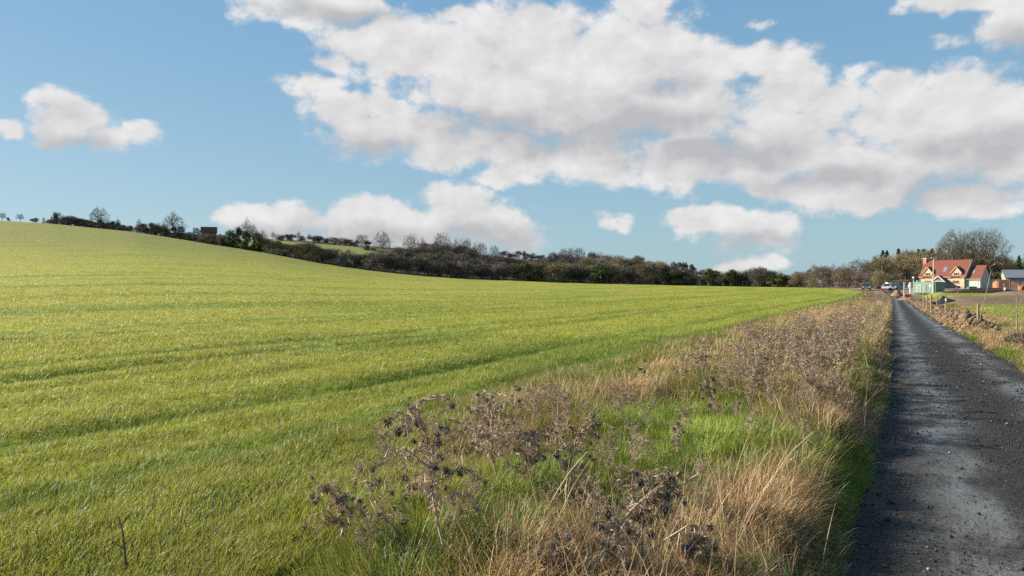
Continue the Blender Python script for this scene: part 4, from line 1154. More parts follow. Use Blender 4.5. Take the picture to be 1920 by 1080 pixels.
# -- woods behind the house
woods = [('ivy', 1649, 230, 66, 30, 'dark green rounded evergreen at the left end of the wood, beside the conifers'), ('ivy', 1700, 234, 74, 34, 'dark evergreen between the broad tan tree and the chimney'), ('fir', 1655, 232, 70, None, 'dark green conifer at the left end of the wood behind the house'), ('fir', 1663, 238, 70, None, 'slim grey green conifer second from the left end of the wood'),
         ('tan', 1652, 218, 60, 44, 'tan twiggy tree at the left end of the wood'), ('tan', 1672, 216, 66, 54, 'broad pale tan tree behind the earth heaps'), ('olive', 1690, 222, 70, 44, 'olive tree between the broad tan one and the pale grey trunks'),
         ('pine', 1685, 240, 73, 24, 'dark layered pine above the broad tan tree'), ('tall', 1702, 226, 70, 36, 'pale grey trunked bare tree left of the house'), ('tall', 1709, 230, 72, 34, 'second pale grey trunked bare tree left of the house'),
         ('olive', 1712, 214, 68, 44, 'olive tree just left of the chimney'), ('fir', 1722, 246, 72, None, 'conifer above the house chimney'), ('pine', 1732, 250, 72, 30, 'flat topped pine right of the conifer above the chimney'),
         ('fir', 1748, 240, 73, None, 'sharp pointed conifer above the left dormer'), ('fir', 1762, 244, 74, None, 'second sharp pointed conifer, just left of the great oaks'), ('tan', 1740, 228, 66, 50, 'tan tree behind the left end of the roof'),
         ('olive', 1762, 226, 64, 50, 'olive tree behind the middle of the roof'), ('olive', 1784, 224, 54, 50, 'olive tree behind the ridge of the roof, under the left oak'), ('ivy', 1775, 232, 52, 36, 'dark evergreen behind the ridge of the roof'),
         ('tan', 1812, 230, 58, 44, 'brown tree between the two great oaks'), ('olive', 1835, 226, 52, 50, 'olive undergrowth tree at the foot of the right great oak'), ('olive', 1862, 228, 54, 44, 'olive tree right of the right great oak'),
         ('fir', 1886, 232, 52, None, 'dark conifer under the right edge of the great oak'), ('olive', 1898, 250, 52, 40, 'pale tree behind the grey roofed barn'), ('fir', 1911, 236, 60, None, 'conifer behind the grey roofed barn'),
         ('tan', 1925, 246, 54, 44, 'tan tree behind the right end of the barn'), ('fir', 1932, 228, 86, None, 'tall dark conifer at the right edge of the view'),
         ('ivy', 1862, 212, 32, 30, 'dark evergreen hedge between house and barn'), ('ivy', 1880, 213, 32, 30, 'dark evergreen against the left end of the barn'), ('dark', 1720, 212, 34, 40, 'dark undergrowth left of the house wall')]
for kd, px, Y, h, w, lb in woods: T(kd, px, Y, h, lb, 'tree', None, wpx=w)
for i, (px, Y, h, w) in enumerate(((1630, 225, 50, 40), (1645, 228, 56, 40), (1700, 236, 76, 46), (1720, 238, 77, 46), (1745, 240, 76, 46), (1770, 242, 74, 46), (1800, 240, 74, 46), (1830, 242, 72, 46), (1855, 244, 70, 46), (1880, 246, 64, 46), (1905, 250, 52, 46), (1940, 252, 54, 46), (1965, 250, 56, 46))):
    T(('olive', 'tan', 'thorn')[i % 3], px, Y, h, 'bare brownish tree of the woodland behind the house', 'tree', 'woodland behind the house', wpx=w)
# the two great oaks, built to their own shape
def oak(px, Y, top, w, seed, label, green):
    la, ta = branch_tree(seed, 19, 22, .24, .22, n=11000, r0=.9, shell=.42, twig_w=.052, twig_col=(.105, .083, .056), k0=8)
    p = G(px, Y); h = EYE + (HZ - top) / F * Y - p.z
    kz = h / ta[0][:, 2].max(); kx = w / F * Y / (np.percentile(np.abs(ta[0][:, 0]), 99) * 2)
    o = thing('oak_tree', label, 'oak', p, 0); o.scale = (kx, kx, kz)
    link('trunk', tri_mesh('trunk', la[0], la[1], M_TWIG, la[2] * np.array([1.2, 1.15, .9])), o); link('crown', tri_mesh('crown', ta[0], ta[1], M_TWIG, ta[2]), o)
oak(1790, 226, 424, 72, 211, 'great bare oak behind the roof ridge, the left of the two', 1)
oak(1841, 221, 420, 92, 212, 'greatest bare oak, broad and spreading, behind the right end of the house', 1)
# brown scrub beside the cars
T('tan', 1665, 196, 16, 'rounded brown scrub bank behind the white car', 'bush', wpx=50, name='scrub_bush')
T('thorn', 1652, 198, 15, 'low brown scrub between the dark car and the white car', 'bush', wpx=30, name='scrub_bush')
T('tan', 1685, 199, 17, 'brown scrub behind the blue car', 'bush', wpx=40, name='scrub_bush')
# bramble across the lane
for s, t, h, w in ((17.2, 3.5, .55, 1.4), (18.6, 3.9, .62, 1.6), (20.2, 3.4, .52, 1.3), (21.8, 4.1, .55, 1.5), (16.0, 4.4, .5, 1.4), (24.0, 3.3, .42, 1.1), (27.0, 3.4, .45, 1.2)):
    nm, tm, cm, ht, wd = PT['thorn'][int(TREE_RNG.integers(0, 4))]
    x, y = xy(s, t); x, y = float(x), float(y)
    la, ta = lobes_bush(int(s * 10), h, w, TAN + BROWN, 1500, tw=.012, tl=.14, leaf=500, leaf_cols=[(.14, .12, .06), (.16, .10, .07), (.10, .12, .04)], leaf_size=.05)
    o = thing('bramble', 'low brown bramble on the verge across the lane', 'bramble', (x, y, hz(x, y) - .03), 0, 'brambles across the lane')
    link('stem', tri_mesh('stem', la[0], la[1], M_TWIG, la[2]), o); link('leaves', tri_mesh('leaves', ta[0], ta[1], M_LEAF, ta[2]), o)
# ------------------------------------------------------------------ buildings and things at the end of the lane
M_RENDER = pbr('cream_render', (.48, .36, .235), .85, .05, 1.5, .2)
M_WHITE = pbr('white_paint', (.54, .52, .47), .5, .05, 2, .4)
M_BRICK = pbr('pink_brick', (.42, .19, .135), .85, .25, 6, .2, .3, 12)
M_CLAD = pbr('grey_green_boarding', (.40, .41, .36), .7, .12, 3, .3)
M_GLASS = pbr('window_glass', (.025, .03, .036), .12, .1, 2, .6)
M_FRAME = pbr('cream_frames', (.52, .44, .30), .5, .05, 2, .4)
M_DARKW = pbr('dark_timber', (.08, .05, .035), .7, .2, 4, .3)
M_SLATE = pbr('grey_slate', (.135, .15, .17), .6, .15, 3, .4)
M_BARN = pbr('weathered_boarding', (.33, .29, .24), .8, .2, 2, .2)
M_METAL = pbr('galvanised_steel', (.50, .51, .52), .45, .12, 3, .5, 0, 30, .6)
M_GREENP = pbr('sage_green_paint', (.155, .24, .19), .5, .10, 2, .4)
M_GREEND = pbr('green_plastic', (.03, .20, .13), .45, .1, 2, .4)
M_BLACK = pbr('black_rubber', (.02, .02, .022), .6, .2, 4, .4)
M_RED = pbr('red_plastic', (.60, .10, .05), .45, .1, 3, .4)
M_ORANGE = pbr('orange_paint', (.80, .25, .03), .45, .1, 3, .4)
M_WOOD = pbr('weathered_wood', (.25, .195, .125), .8, .25, 8, .2)
M_BLUE = pbr('blue_plastic', (.12, .32, .62), .45, .1, 3, .4)
M_RUST = pbr('rusty_brown_paint', (.20, .095, .078), .7, .25, 3, .3)
M_SKYL = pbr('roof_light_glass', (.16, .20, .25), .15, .1, 2, .6)
M_LAMP = pbr('headlamp_glass', (.75, .77, .78), .15, .05, 3, .6)
M_TAIL = pbr('tail_lamp', (.35, .02, .02), .2, .1, 3, .5)

def tile_mat(name, col):
    m, nt, out = newmat(name)
    tc = N(nt, 'ShaderNodeTexCoord'); mp = N(nt, 'ShaderNodeMapping'); mp.inputs['Scale'].default_value = (1, 1, 1)
    nt.links.new(tc.outputs['Object'], mp.inputs[0])
    br = N(nt, 'ShaderNodeTexNoise', i_Scale=5.0, i_Detail=4.0); nt.links.new(mp.outputs[0], br.inputs['Vector'])
    wv = N(nt, 'ShaderNodeTexWave', bands_direction='Z', i_Scale=2.2, i_Distortion=.6); nt.links.new(mp.outputs[0], wv.inputs['Vector'])
    cr = N(nt, 'ShaderNodeMix', data_type='RGBA'); cr.inputs['A'].default_value = (*[c * .72 for c in col], 1); cr.inputs['B'].default_value = (*[c * 1.2 for c in col], 1)
    nt.links.new(br.outputs[0], cr.inputs['Factor'])
    b = N(nt, 'ShaderNodeBsdfPrincipled', i_Roughness=.75); b.inputs['Specular IOR Level'].default_value = .25
    nt.links.new(cr.outputs['Result'], b.inputs['Base Color'])
    bp = N(nt, 'ShaderNodeBump', i_Strength=.5, i_Distance=.04); nt.links.new(wv.outputs[0], bp.inputs['Height']); nt.links.new(bp.outputs[0], b.inputs['Normal'])
    nt.links.new(b.outputs[0], out.inputs[0]); return m
M_TILE = tile_mat('red_clay_tiles', (.175, .058, .040))

def window(parent, x0, x1, z0, z1, n, y=0.0, name='window'):
    """frame with n lights, glass as a sub-part"""
    f = MB(); w = .055
    f.box(x0, x1, y - .05, y + .02, z0, z0 + w).box(x0, x1, y - .05, y + .02, z1 - w, z1)
    for i in range(n + 1):
        c = x0 + (x1 - x0 - w) * i / n; f.box(c, c + w, y - .048, y + .018, z0 + w, z1 - w)
    fr = f.build(name, M_FRAME, parent)
    MB().box(x0 + .01, x1 - .01, y - .022, y + .01, z0 + .01, z1 - .01).build('pane', M_GLASS, fr)
    MB().box(x0 - .06, x1 + .06, y - .09, y, z0 - .06, z0 - .002).build('sill', M_FRAME, fr)
    return fr

def house():
    W, D, EV, RD = 10.9, 6.6, 3.1, 6.95
    c = G(1724.5, 193.5); base = 1.05
    o = thing('cottage', 'cream rendered cottage with red tiled roof, two dormers and a timber porch', 'house', (c.x, c.y, base), R(-55))
    b = MB(); b.prism([(0, 0), (D, 0), (D, EV), (D / 2, RD - .12), (0, EV)], 'x', 0, W)
    b.build('wall', M_RENDER, o)
    MB().box(-.03, W + .03, -.035, D + .03, -.5, .42).build('plinth', M_BRICK, o)
    # roof: two thick slopes with an overhang
    sl = (RD - EV) / (D / 2); ov = .32; th = .16
    def slope(y0, z0, y1, z1, x0, x1): return [(y0, z0), (y1, z1), (y1, z1 + th * 1.3), (y0, z0 + th * 1.3)]
    r = MB(); r.prism(slope(-ov, EV - ov * sl, D / 2, RD, 0, 0), 'x', -.22, W + .22); r.prism(slope(D + ov, EV - ov * sl, D / 2, RD, 0, 0), 'x', -.22, W + .22)
    rf = r.build('roof', M_TILE, o)
    MB().tube([(-.24, D / 2, RD + th * 1.2), (W + .24, D / 2, RD + th * 1.2)], .11, 8).build('ridge_tiles', M_TILE, rf)
    MB().bar((W + .23, -ov, EV - ov * sl + .06), (W + .23, D / 2, RD + .06), .03, .2).bar((W + .23, D + ov, EV - ov * sl + .06), (W + .23, D / 2, RD + .06), .03, .2).build('bargeboard', M_WHITE, rf)
    MB().tube([(-.2, -ov - .06, EV - ov * sl + .05), (.9, -ov - .06, EV - ov * sl + .05)], .06).tube([(3.1, -ov - .06, EV - ov * sl + .05), (7.8, -ov - .06, EV - ov * sl + .05)], .06).tube([(10.1, -ov - .06, EV - ov * sl + .05), (W + .2, -ov - .06, EV - ov * sl + .05)], .06).build('gutter', M_WHITE, rf)
    MB().tube([(W - .12, -.08, .1), (W - .12, -.08, EV - .3)], .05).build('drainpipe', M_WHITE, o)
    MB().tube([(.12, -.08, .1), (.12, -.08, EV - .3)], .05).build('drainpipe', M_WHITE, o)
    # chimney on the left gable
    ch = MB(); ch.box(-.62, .02, D / 2 - .95, D / 2 + .55, -.3, 4.6).box(-.5, .34, D / 2 - .62, D / 2 + .3, 4.6, RD + .75)
    ch = ch.build('chimney', M_BRICK, o)
    MB().box(-.58, .42, D / 2 - .70, D / 2 + .38, RD + .75, RD + .88).build('chimney_cap', M_WHITE, ch)
    MB().tube([(-.08, D / 2 - .15, RD + .88), (-.08, D / 2 - .15, RD + 1.2)], [.15, .11]).build('chimney_pot', M_BRICK, ch)
    # dormers
    for cx in (2.0, 8.95):
        w, eh, ap = 1.06, EV + .95, EV + 2.25
        d = MB(); d.prism([(cx - w, EV - .75), (cx + w, EV - .75), (cx + w, eh), (cx, ap - .1), (cx - w, eh)], 'y', -.03, 2.6)
        d = d.build('dormer', M_RENDER, o)
        rr = MB(); k = (ap - eh) / w
        for sgn in (-1, 1):
            rr.prism([(cx + sgn * (w + .28), eh - .28 * k), (cx, ap), (cx, ap + .17), (cx + sgn * (w + .28), eh - .28 * k + .17)], 'y', -.22, 3.0)
        rr.build('dormer_roof', M_TILE, d)
        bb = MB(); bb.bar((cx - w - .26, -.24, eh - .24 * k + .03), (cx, -.24, ap + .06), .04, .17).bar((cx + w + .26, -.24, eh - .24 * k + .03), (cx, -.24, ap + .06), .04, .17)
        bb.build('bargeboard', M_RENDER, d)
        window(o, cx - .66, cx + .66, EV + .1, EV + .85, 3, -.035)
    window(o, 8.0, 9.6, 1.12, 2.0, 4); window(o, 1.0, 2.8, 1.12, 2.0, 4); 
    # roof lights
    for x0, x1 in ((5.3, 6.1),):
        z = lambda y: EV + sl * y + th * 1.3 + .05
        MB().quad((x0, .75, z(.75)), (x1, .75, z(.75)), (x1, 1.75, z(1.75)), (x0, 1.75, z(1.75))).build('roof_light', M_SKYL, o)
    # porch
    px, pw, pd, pe, pa = 5.45, 1.6, 1.7, 1.65, 3.05
    p = MB(); k = (pa - pe) / pw
    for sgn in (-1, 1): p.prism([(px + sgn * (pw + .25), pe - .25 * k), (px, pa), (px, pa + .16), (px + sgn * (pw + .25), pe - .25 * k + .16)], 'y', -pd - .2, -.002)
    pr = p.build('porch_roof', M_TILE, o)
    t = MB()
    t.bar((px - pw - .2, -pd - .22, pe - .2), (px, -pd - .22, pa + .03), .06, .2).bar((px + pw + .2, -pd - .22, pe - .2), (px, -pd - .22, pa + .03), .06, .2)
    t.bar((px - pw + .25, -pd, pe + .15), (px + pw - .25, -pd, pe + .15), .14, .16)
    for q in (-.5, -.17, .17, .5): t.bar((px + q, -pd, pe + .2), (px + q, -pd, pa - .45 - abs(q) * .7), .08)
    for sgn in (-1, 1):
        t.bar((px + sgn * (pw - .1), -pd, -.05), (px + sgn * (pw - .1), -pd, pe + .1), .15)
        t.bar((px + sgn * (pw - .15), -pd, pe - .55), (px + sgn * (pw - .8), -pd, pe + .1), .12)
    t.build('porch_timber', M_WHITE, pr)
    MB().box(px - .5, px + .5, -.05, .03, 0, 2.05).build('door', M_DARKW, o)
    # extension on the right gable
    e = MB(); x0, x1, y0, y1, ee, er = W + .22, W + 3.35, .6, 6.3, 2.5, 5.55
    e.prism([(y0, -.4), (y1, -.4), (y1, ee), ((y0 + y1) / 2, er - .1), (y0, ee)], 'x', W - .02, x1)
    e = e.build('extension', M_CLAD, o); o2 = e
    s2 = (er - ee) / ((y1 - y0) / 2); ym = (y0 + y1) / 2
    r2 = MB(); r2.prism([(y0 - .3, ee - .3 * s2), (ym, er), (ym, er + .2), (y0 - .3, ee - .3 * s2 + .2)], 'x', W + .24, x1 + .25)
    r2.prism([(y1 + .3, ee - .3 * s2), (ym, er), (ym, er + .2), (y1 + .3, ee - .3 * s2 + .2)], 'x', W + .24, x1 + .25)
    r2.build('extension_roof', M_TILE, e)
    MB().tube([(W + .26, y0 - .38, ee - .25), (x1 + .25, y0 - .38, ee - .25)], .06).build('gutter', M_WHITE, e)
    MB().tube([(x1 - .08, y0 - .1, 0), (x1 - .08, y0 - .1, ee - .3)], .05).build('drainpipe', M_WHITE, e)
    z2 = lambda y: ee + s2 * (y - y0) + .26
    MB().quad((W + .9, 1.5, z2(1.5)), (W + 1.5, 1.5, z2(1.5)), (W + 1.5, 2.3, z2(2.3)), (W + .9, 2.3, z2(2.3))).build('roof_light', M_SKYL, e)
    MB().box(W + 1.6, W + 2.9, y0 - .03, y0 + .02, .05, 2.15).build('garage_door', M_CLAD, e)
house()

def barn():
    c = G(1886, 205)
    o = thing('barn', 'long barn with grey slate roof, weathered boarding and brick footing', 'barn', (c.x, c.y, c.z - .1), R(-22))
    L, D, EV, RD = 16, 7, 2.9, 4.9
    MB().prism([(0, 0), (D, 0), (D, EV), (D / 2, RD - .1), (0, EV)], 'x', 0, L).build('wall', M_BARN, o)
    MB().box(-.04, L + .04, -.05, D + .04, -.6, .9).build('brick_footing', M_BRICK, o)
    r = MB(); k = (RD - EV) / (D / 2)
    for y0 in (-.35, D + .35): r.prism([(y0, EV - .35 * k), (D / 2, RD), (D / 2, RD + .18), (y0, EV - .35 * k + .18)], 'x', -.25, L + .25)
    r.build('roof', M_SLATE, o)
    MB().tube([(-.2, -.42, EV - .25), (L + .2, -.42, EV - .25)], .06).build('gutter', M_BLACK, o)
barn()

def outhouse():
    c = G(1868, 199)
    o = thing('outhouse', 'small brick outhouse with a wide brown door, left of the barn', 'shed', (c.x, c.y, c.z - .1), R(-38))
    MB().box(0, 3.0, 0, 3.6, -.3, 2.15).build('wall', M_BRICK, o)
    MB().prism([(-.1, 2.15), (3.1, 2.15), (3.1, 2.30), (-.1, 2.30)], 'y', -.15, 3.75).build('roof', M_SLATE, o)
    MB().box(.55, 2.8, -.04, .02, .0, 1.95).build('door', M_DARKW, o)
    o = thing('timber_shed', 'small orange timber shed with a dark pitched roof, between cottage and outhouse', 'shed', (*G(1861, 203).xy, G(1861, 203).z - .1), R(-50))
    MB().prism([(0, -.2), (1.9, -.2), (1.9, 1.6), (.95, 2.3), (0, 1.6)], 'y', 0, 2.2).build('wall', pbr('orange_timber', (.50, .27, .13), .8, .2, 6), o)
    r = MB()
    for s_ in (-1, 1): r.prism([(.95 + s_ * 1.12, 1.48), (.95, 2.32), (.95, 2.42), (.95 + s_ * 1.12, 1.58)], 'y', -.12, 2.32)
    r.build('roof', M_SLATE, o)
outhouse()

def site_cabin():
    Y = 151; c = G(1712.5, Y); z = EYE + (HZ - 552) / F * Y + .28
    o = thing('site_cabin', 'sage green site cabin on a towing frame at the lane end', 'cabin', (c.x, c.y, z), R(-64))
    L, D, Hh = 4.7, 2.8, 2.15
    b = MB().box(0, L, 0, D, 0, Hh)
    for i in range(17): b.box(.12 + i * .235, .20 + i * .235, -.022, .01, .08, Hh - .08)
    for i in range(9): b.box(L - .01, L + .022, .15 + i * .26, .24 + i * .26, .08, Hh - .08)
    b.build('body', M_GREENP, o)
    MB().box(-.04, L + .04, -.05, D + .04, Hh, Hh + .07).build('roof', M_GREENP, o)
    d = MB().box(.75, 1.60, -.06, -.005, .1, 1.62).build('door', M_GREENP, o)
    f = MB().box(.66, .75, -.075, 0, .06, 1.70).box(1.60, 1.69, -.075, 0, .06, 1.70).box(.75, 1.60, -.075, 0, 1.62, 1.70).build('door_frame', M_FRAME, d)
    MB().box(1.45, 1.5, -.11, -.06, .75, .9).build('handle', M_METAL, d)
    for x in (2.25, 2.85): MB().box(x, x + .08, -.05, 0, .1, 1.65).build('upright', M_FRAME if x < 2.5 else M_DARKW, o)
    MB().box(3.45, 3.85, -.05, -.024, 1.25, 1.75).build('notice', M_WHITE, o)
    MB().bar((L, .6, -.06), (L + 1.6, 1.2, -.1), .1).bar((L, 1.9, -.06), (L + 1.6, 1.3, -.1), .1).bar((L + 1.55, 1.25, -.1), (L + 2.1, 1.25, -.1), .12).build('drawbar', M_METAL, o)
    MB().tube([(L + 1.7, 1.25, -.32), (L + 1.7, 1.25, .35)], .04).build('jockey_post', M_METAL, o)
    for x in (1.5, 2.4):
        MB().tube([(x, -.02, -.12), (x, .2, -.12)], .26, 14).build('wheel', M_BLACK, o)
    MB().box(0, L, .1, D - .1, -.14, -.003).build('chassis', M_BLACK, o)
    p = o.location
    s = MB().tube([(0, 0, 0), (.0, .0, .25), (0, 0, .32)], [.28, .26, .1], 10).build('water_bucket', M_BLUE, None)
    s.location = Vector((p.x + .95, p.y + .15, p.z + Hh + .075)); tag(s, 'small blue tub standing on the left end of the cabin roof', 'tub')
    s = MB().box(0, 1.5, 0, .4, 0, .12).box(.1, .3, .02, .38, .12, .2).build('yellow_tray', pbr('yellow_plastic', (.75, .5, .08), .5), None, .01)
    s.location = Vector((p.x + 2.0, p.y - .2, p.z + Hh + .075)); s.rotation_euler = (0, 0, R(-22)); tag(s, 'flat yellow tray lying on the cabin roof', 'tray')
site_cabin()

def lamp_post():
    c = G(1749.6, 147); z = c.z - .3
    top = EYE + (HZ - 484) / F * 147 - z
    o = thing('floodlight_pole', 'tall white pole with a crosswise floodlight head, in front of the cottage', 'pole', (c.x, c.y, z))
    MB().tube([(0, 0, 0), (.08, 0, top)], [.10, .075], 10).build('pole', M_WHITE, o)
    MB().box(-.38, .55, -.12, .12, top - .02, top + .12).build('lamp_head', M_WHITE, o)
    c = G(1713, 168)
    o = thing('short_lamp_post', 'short white post with a round white lamp, behind the gates', 'post', (c.x, c.y, c.z - .1))
    hgt = EYE + (HZ - 522) / F * 168 - c.z
    MB().tube([(0, 0, 0), (0, 0, hgt)], .07, 8).build('post', M_WHITE, o)
    MB().tube([(0, 0, hgt), (0, 0, hgt + .15), (0, 0, hgt + .4), (0, 0, hgt + .5)], [.12, .26, .26, .1], 10).build('lamp', M_WHITE, o, smooth=True)
lamp_post()

def gates():
    for i, (px0, px1, Y, lb) in enumerate(((1695.5, 1706, 158, 'grey five barred steel gate standing open, left of the pair'), (1707.5, 1716, 156, 'grey five barred steel gate standing open, right of the pair'))):
        a, b = G(px0, Y), G(px1, Y - (2 if i else 0)); z = min(a.z, b.z); hgt = EYE + (HZ - 529) / F * Y - z
        o = thing('farm_gate', lb, 'gate', (a.x, a.y, z - .05)); d = Vector((b.x - a.x, b.y - a.y, 0))
        MB().box(-.11, .11, -.11, .11, 0, hgt + .05).build('post', M_METAL, o)
        m = MB()
        for k in range(5): m.bar(Vector((0, 0, .75 + k * (hgt - .85) / 4.1)), d + Vector((0, 0, .75 + k * (hgt - .85) / 4.1)), .07, .09)
        m.bar((0, .03, .75), d + Vector((0, .03, hgt - .1)), .05); m.bar(d + Vector((0, 0, .7)), d + Vector((0, 0, hgt - .05)), .09)
        m.build('gate_leaf', M_METAL, o)
    c = G(1706, 157)
    MBp = MB().tube([(0, 0, 0), (0, 0, 1.5), (0, 0, 2.1), (0, 0, 2.9)], [.1, .12, .34, .12], 8).build('wrapped_post', pbr('pale_sacking', (.52, .54, .50), .8, .2, 3), None)
    MBp.location = (c.x, c.y, c.z - .1); tag(MBp, 'pale wrapped post between the two open gates', 'post')
gates()

def barrier():
    c = G(1693.5, 147); 
    o = thing('road_barrier', 'low red and white plastic barrier at the foot of the gates', 'barrier', (c.x, c.y, c.z - .05), R(-12))
    MB().prism([(0, .38), (1.35, .42), (1.45, .95), (.2, .95)], 'y', -.14, .14).build('red_panel', M_RED, o, .03)
    MB().box(.15, 1.45, -.10, .10, .98, 1.12).build('white_rail', M_WHITE, o, .02)
    for x in (.1, 1.1): MB().box(x, x + .3, -.28, .28, -.1, .34).build('foot', M_WHITE, o, .03)
barrier()

# ---- cars
def car(px, Y, rz, body_col, label, rough=.28, L=4.4, Wd=1.8, Hh=1.62, estate=.9):
    c = G(px, Y); paint = pbr('car_paint', body_col, rough, .04, 1, .5, coat=.6)
    o = thing('parked_car', label, 'car', (c.x, c.y, c.z), rz)
    h = L / 2; w = Wd / 2
    # side outline -> cross sections with tumblehome
    xs = [-h, -h + .08, -h + .9, -h + 1.25, -.25 * h * 2 + .6, .1, h * estate - .55, h - .16, h]
    low = [.42, .30, .26, .25, .25, .25, .26, .32, .45]
    belt = [.68, .78, .92, .95, .98, 1.0, 1.0, .98, .85]
    v, f = [], []
    for x, lo, be in zip(xs, low, belt):
        k = .90 if abs(x) > h - .1 else 1.0
        v += [(x, -w * k * .94, lo), (x, -w * k, lo + .2), (x, -w * k * .97, be), (x, 0, be + .03), (x, w * k * .97, be), (x, w * k, lo + .2), (x, w * k * .94, lo)]
    n = len(xs)
    for i in range(n - 1):
        for j in range(7): f.append((i * 7 + j, i * 7 + (j + 1) % 7, (i + 1) * 7 + (j + 1) % 7, (i + 1) * 7 + j))
    f += [tuple(range(7))[::-1], tuple((n - 1) * 7 + j for j in range(7))]
    b = MB(); b.add(v, f); b.build('body', paint, o)
    x0, x1, x2, x3 = -h + 1.15, -h + 1.85, h * estate - .45, h - .2
    g = MB(); g.add([(x0, -w * .9, .95), (x1, -w * .70, Hh - .08), (x2, -w * .70, Hh - .08), (x3, -w * .88, 1.0), (x0, w * .9, .95), (x1, w * .70, Hh - .08), (x2, w * .70, Hh - .08), (x3, w * .88, 1.0)],
                    [(0, 1, 2, 3), (7, 6, 5, 4), (0, 4, 5, 1), (1, 5, 6, 2), (2, 6, 7, 3), (3, 7, 4, 0)])
    g.build('windows', M_GLASS, o)
    r = MB(); r.add([(x1 - .05, -w * .72, Hh - .09), (x1 + .3, -w * .66, Hh), (x2 - .2, -w * .66, Hh), (x2 + .05, -w * .72, Hh - .09), (x1 - .05, w * .72, Hh - .09), (x1 + .3, w * .66, Hh), (x2 - .2, w * .66, Hh), (x2 + .05, w * .72, Hh - .09)],
                    [(0, 1, 2, 3), (7, 6, 5, 4), (0, 4, 5, 1), (1, 5, 6, 2), (2, 6, 7, 3), (0, 3, 7, 4)])
    for s_ in (-1, 1):
        r.bar((x0, s_ * w * .89, .96), (x1, s_ * w * .71, Hh - .07), .07); r.bar((x2, s_ * w * .71, Hh - .07), (x3, s_ * w * .88, 1.0), .09); r.bar((.0, s_ * w * .905, .97), (.05, s_ * w * .72, Hh - .07), .08)
    r.build('roof', paint, o)
    for x in (-h + .82, h - .85):
        for s_ in (-1, 1):
            wh = MB().tube([(x, s_ * (w - .2), .33), (x, s_ * (w + .02), .33)], .33, 16).build('wheel', M_BLACK, o)
            MB().tube([(x, s_ * (w + .02), .33), (x, s_ * (w + .035), .33)], .20, 12).build('rim', M_METAL, wh)
    for s_ in (-1, 1):
        MB().box(-h - .03, -h + .12, s_ * w * .72 - .2, s_ * w * .72 + .14, .60, .78).build('headlight', M_LAMP, o, .02)
        MB().box(h - .08, h + .03, s_ * w * .76 - .14, s_ * w * .76 + .1, .72, .95).build('tail_light', M_TAIL, o, .02)
        MB().box(-h + 1.3, -h + 1.42, s_ * (w + .1) - .1, s_ * (w + .1) + .1, .98, 1.12).build('wing_mirror', paint, o, .02)
    MB().box(-h - .035, -h + .05, -.26, .26, .42, .53).build('number_plate', M_WHITE, o)
    return o
car(1625, 176, R(62), (.035, .04, .05), 'dark grey estate car parked alone, leftmost of the vehicles', .3)
car(1664, 180, R(50), (.42, .44, .45), 'white car parked behind the orange earth heap', .3)
car(1683, 178, R(35), (.03, .055, .11), 'dark blue car parked behind the orange earth heap', .3)
car(1779, 172, R(150), (.02, .022, .026), 'black car parked before the cottage porch, right of the cabin', .3, 4.6, 1.85, 1.75)
c = G(1673, 181)
s = MB().box(-.6, .6, -.6, .6, .2, 1.5).box(-.55, .55, -.62, -.58, .9, 1.35).build('white_trailer', M_WHITE, None, .05); s.location = (c.x + 1.2, c.y + 4, c.z + .25); tag(s, 'small white box trailer behind the blue car', 'trailer')
c = G(1658, 172)
o = thing('plough', 'low rusty red farm implement on the mud beside the white car', 'implement', (c.x, c.y, c.z), R(20))
MB().bar((-1.2, 0, .75), (1.2, 0, .75), .14).bar((-1.0, .5, .6), (1.0, .5, .6), .12).bar((-.9, 0, .75), (-1.0, .55, .6), .1).bar((.9, 0, .75), (1.0, .55, .6), .1).build('beam', M_RUST, o)
for k in range(5): MB().bar((-1 + k * .5, .1, .75), (-.9 + k * .5, -.25, .05), .09, .2).build('tine', M_RUST, o)

# ---- earth heaps and clods
def soil_mat(name, col, var=.35):
    return pbr(name, col, .95, var, 3.5, .1, .8, 9)
M_EARTH = soil_mat('orange_brown_earth', (.26, .155, .085)); M_EARTHD = soil_mat('dark_earth', (.07, .05, .037)); M_GRAV = soil_mat('black_chippings', (.024, .023, .026)); M_CLOD = soil_mat('brown_clods', (.19, .125, .08))
def heap(name, px, Y, wx, wy, h, mat, label, cat='earth heap', seed=0, rz=0, flat=1.0, n=34, rough=.25):
    c = G(px, Y); th = np.linspace(0, 2 * math.pi, n, endpoint=False); rr = np.linspace(0, 1, 14)
    T, RR = np.meshgrid(th, rr, indexing='ij')
    x = np.cos(T) * RR * wx / 2; y = np.sin(T) * RR * wy / 2
    z = h * (1 - RR ** flat) ** 1.0 * (1 - .0 * RR)
    nz = fbm(x * 1.6 / max(wx, .5) * 3 + seed, y * 1.6 / max(wy, .5) * 3 + seed, 200 + seed, 4) - .5
    z = z * (1 + rough * 2.4 * nz * (1 - RR)) + rough * h * nz * RR * (1 - RR) * 2
    cr, sr = math.cos(rz), math.sin(rz); X, Yy = x * cr - y * sr, x * sr + y * cr
    g0 = H(c.x + X.ravel(), c.y + Yy.ravel()) - c.z
    zz = z.ravel() + np.maximum(g0, -.6) - .06 * (RR.ravel() ** 4)
    i, j = np.meshgrid(np.arange(n), np.arange(13), indexing='ij'); i2 = (i + 1) % n
    q = np.stack([i * 14 + j, i * 14 + j + 1, i2 * 14 + j + 1, i2 * 14 + j], -1).reshape(-1, 4)
    o = link(name, tri_mesh(name, np.stack([X.ravel(), Yy.ravel(), zz], 1), q, mat, None, smooth=True), None, c)
    return tag(o, label, cat)
heap('earth_heap', 1682, 160, 2.9, 2.4, 1.2, M_EARTH, 'orange brown heap of earth at the end of the lane, before the blue car', seed=1, flat=1.5, rough=.45)
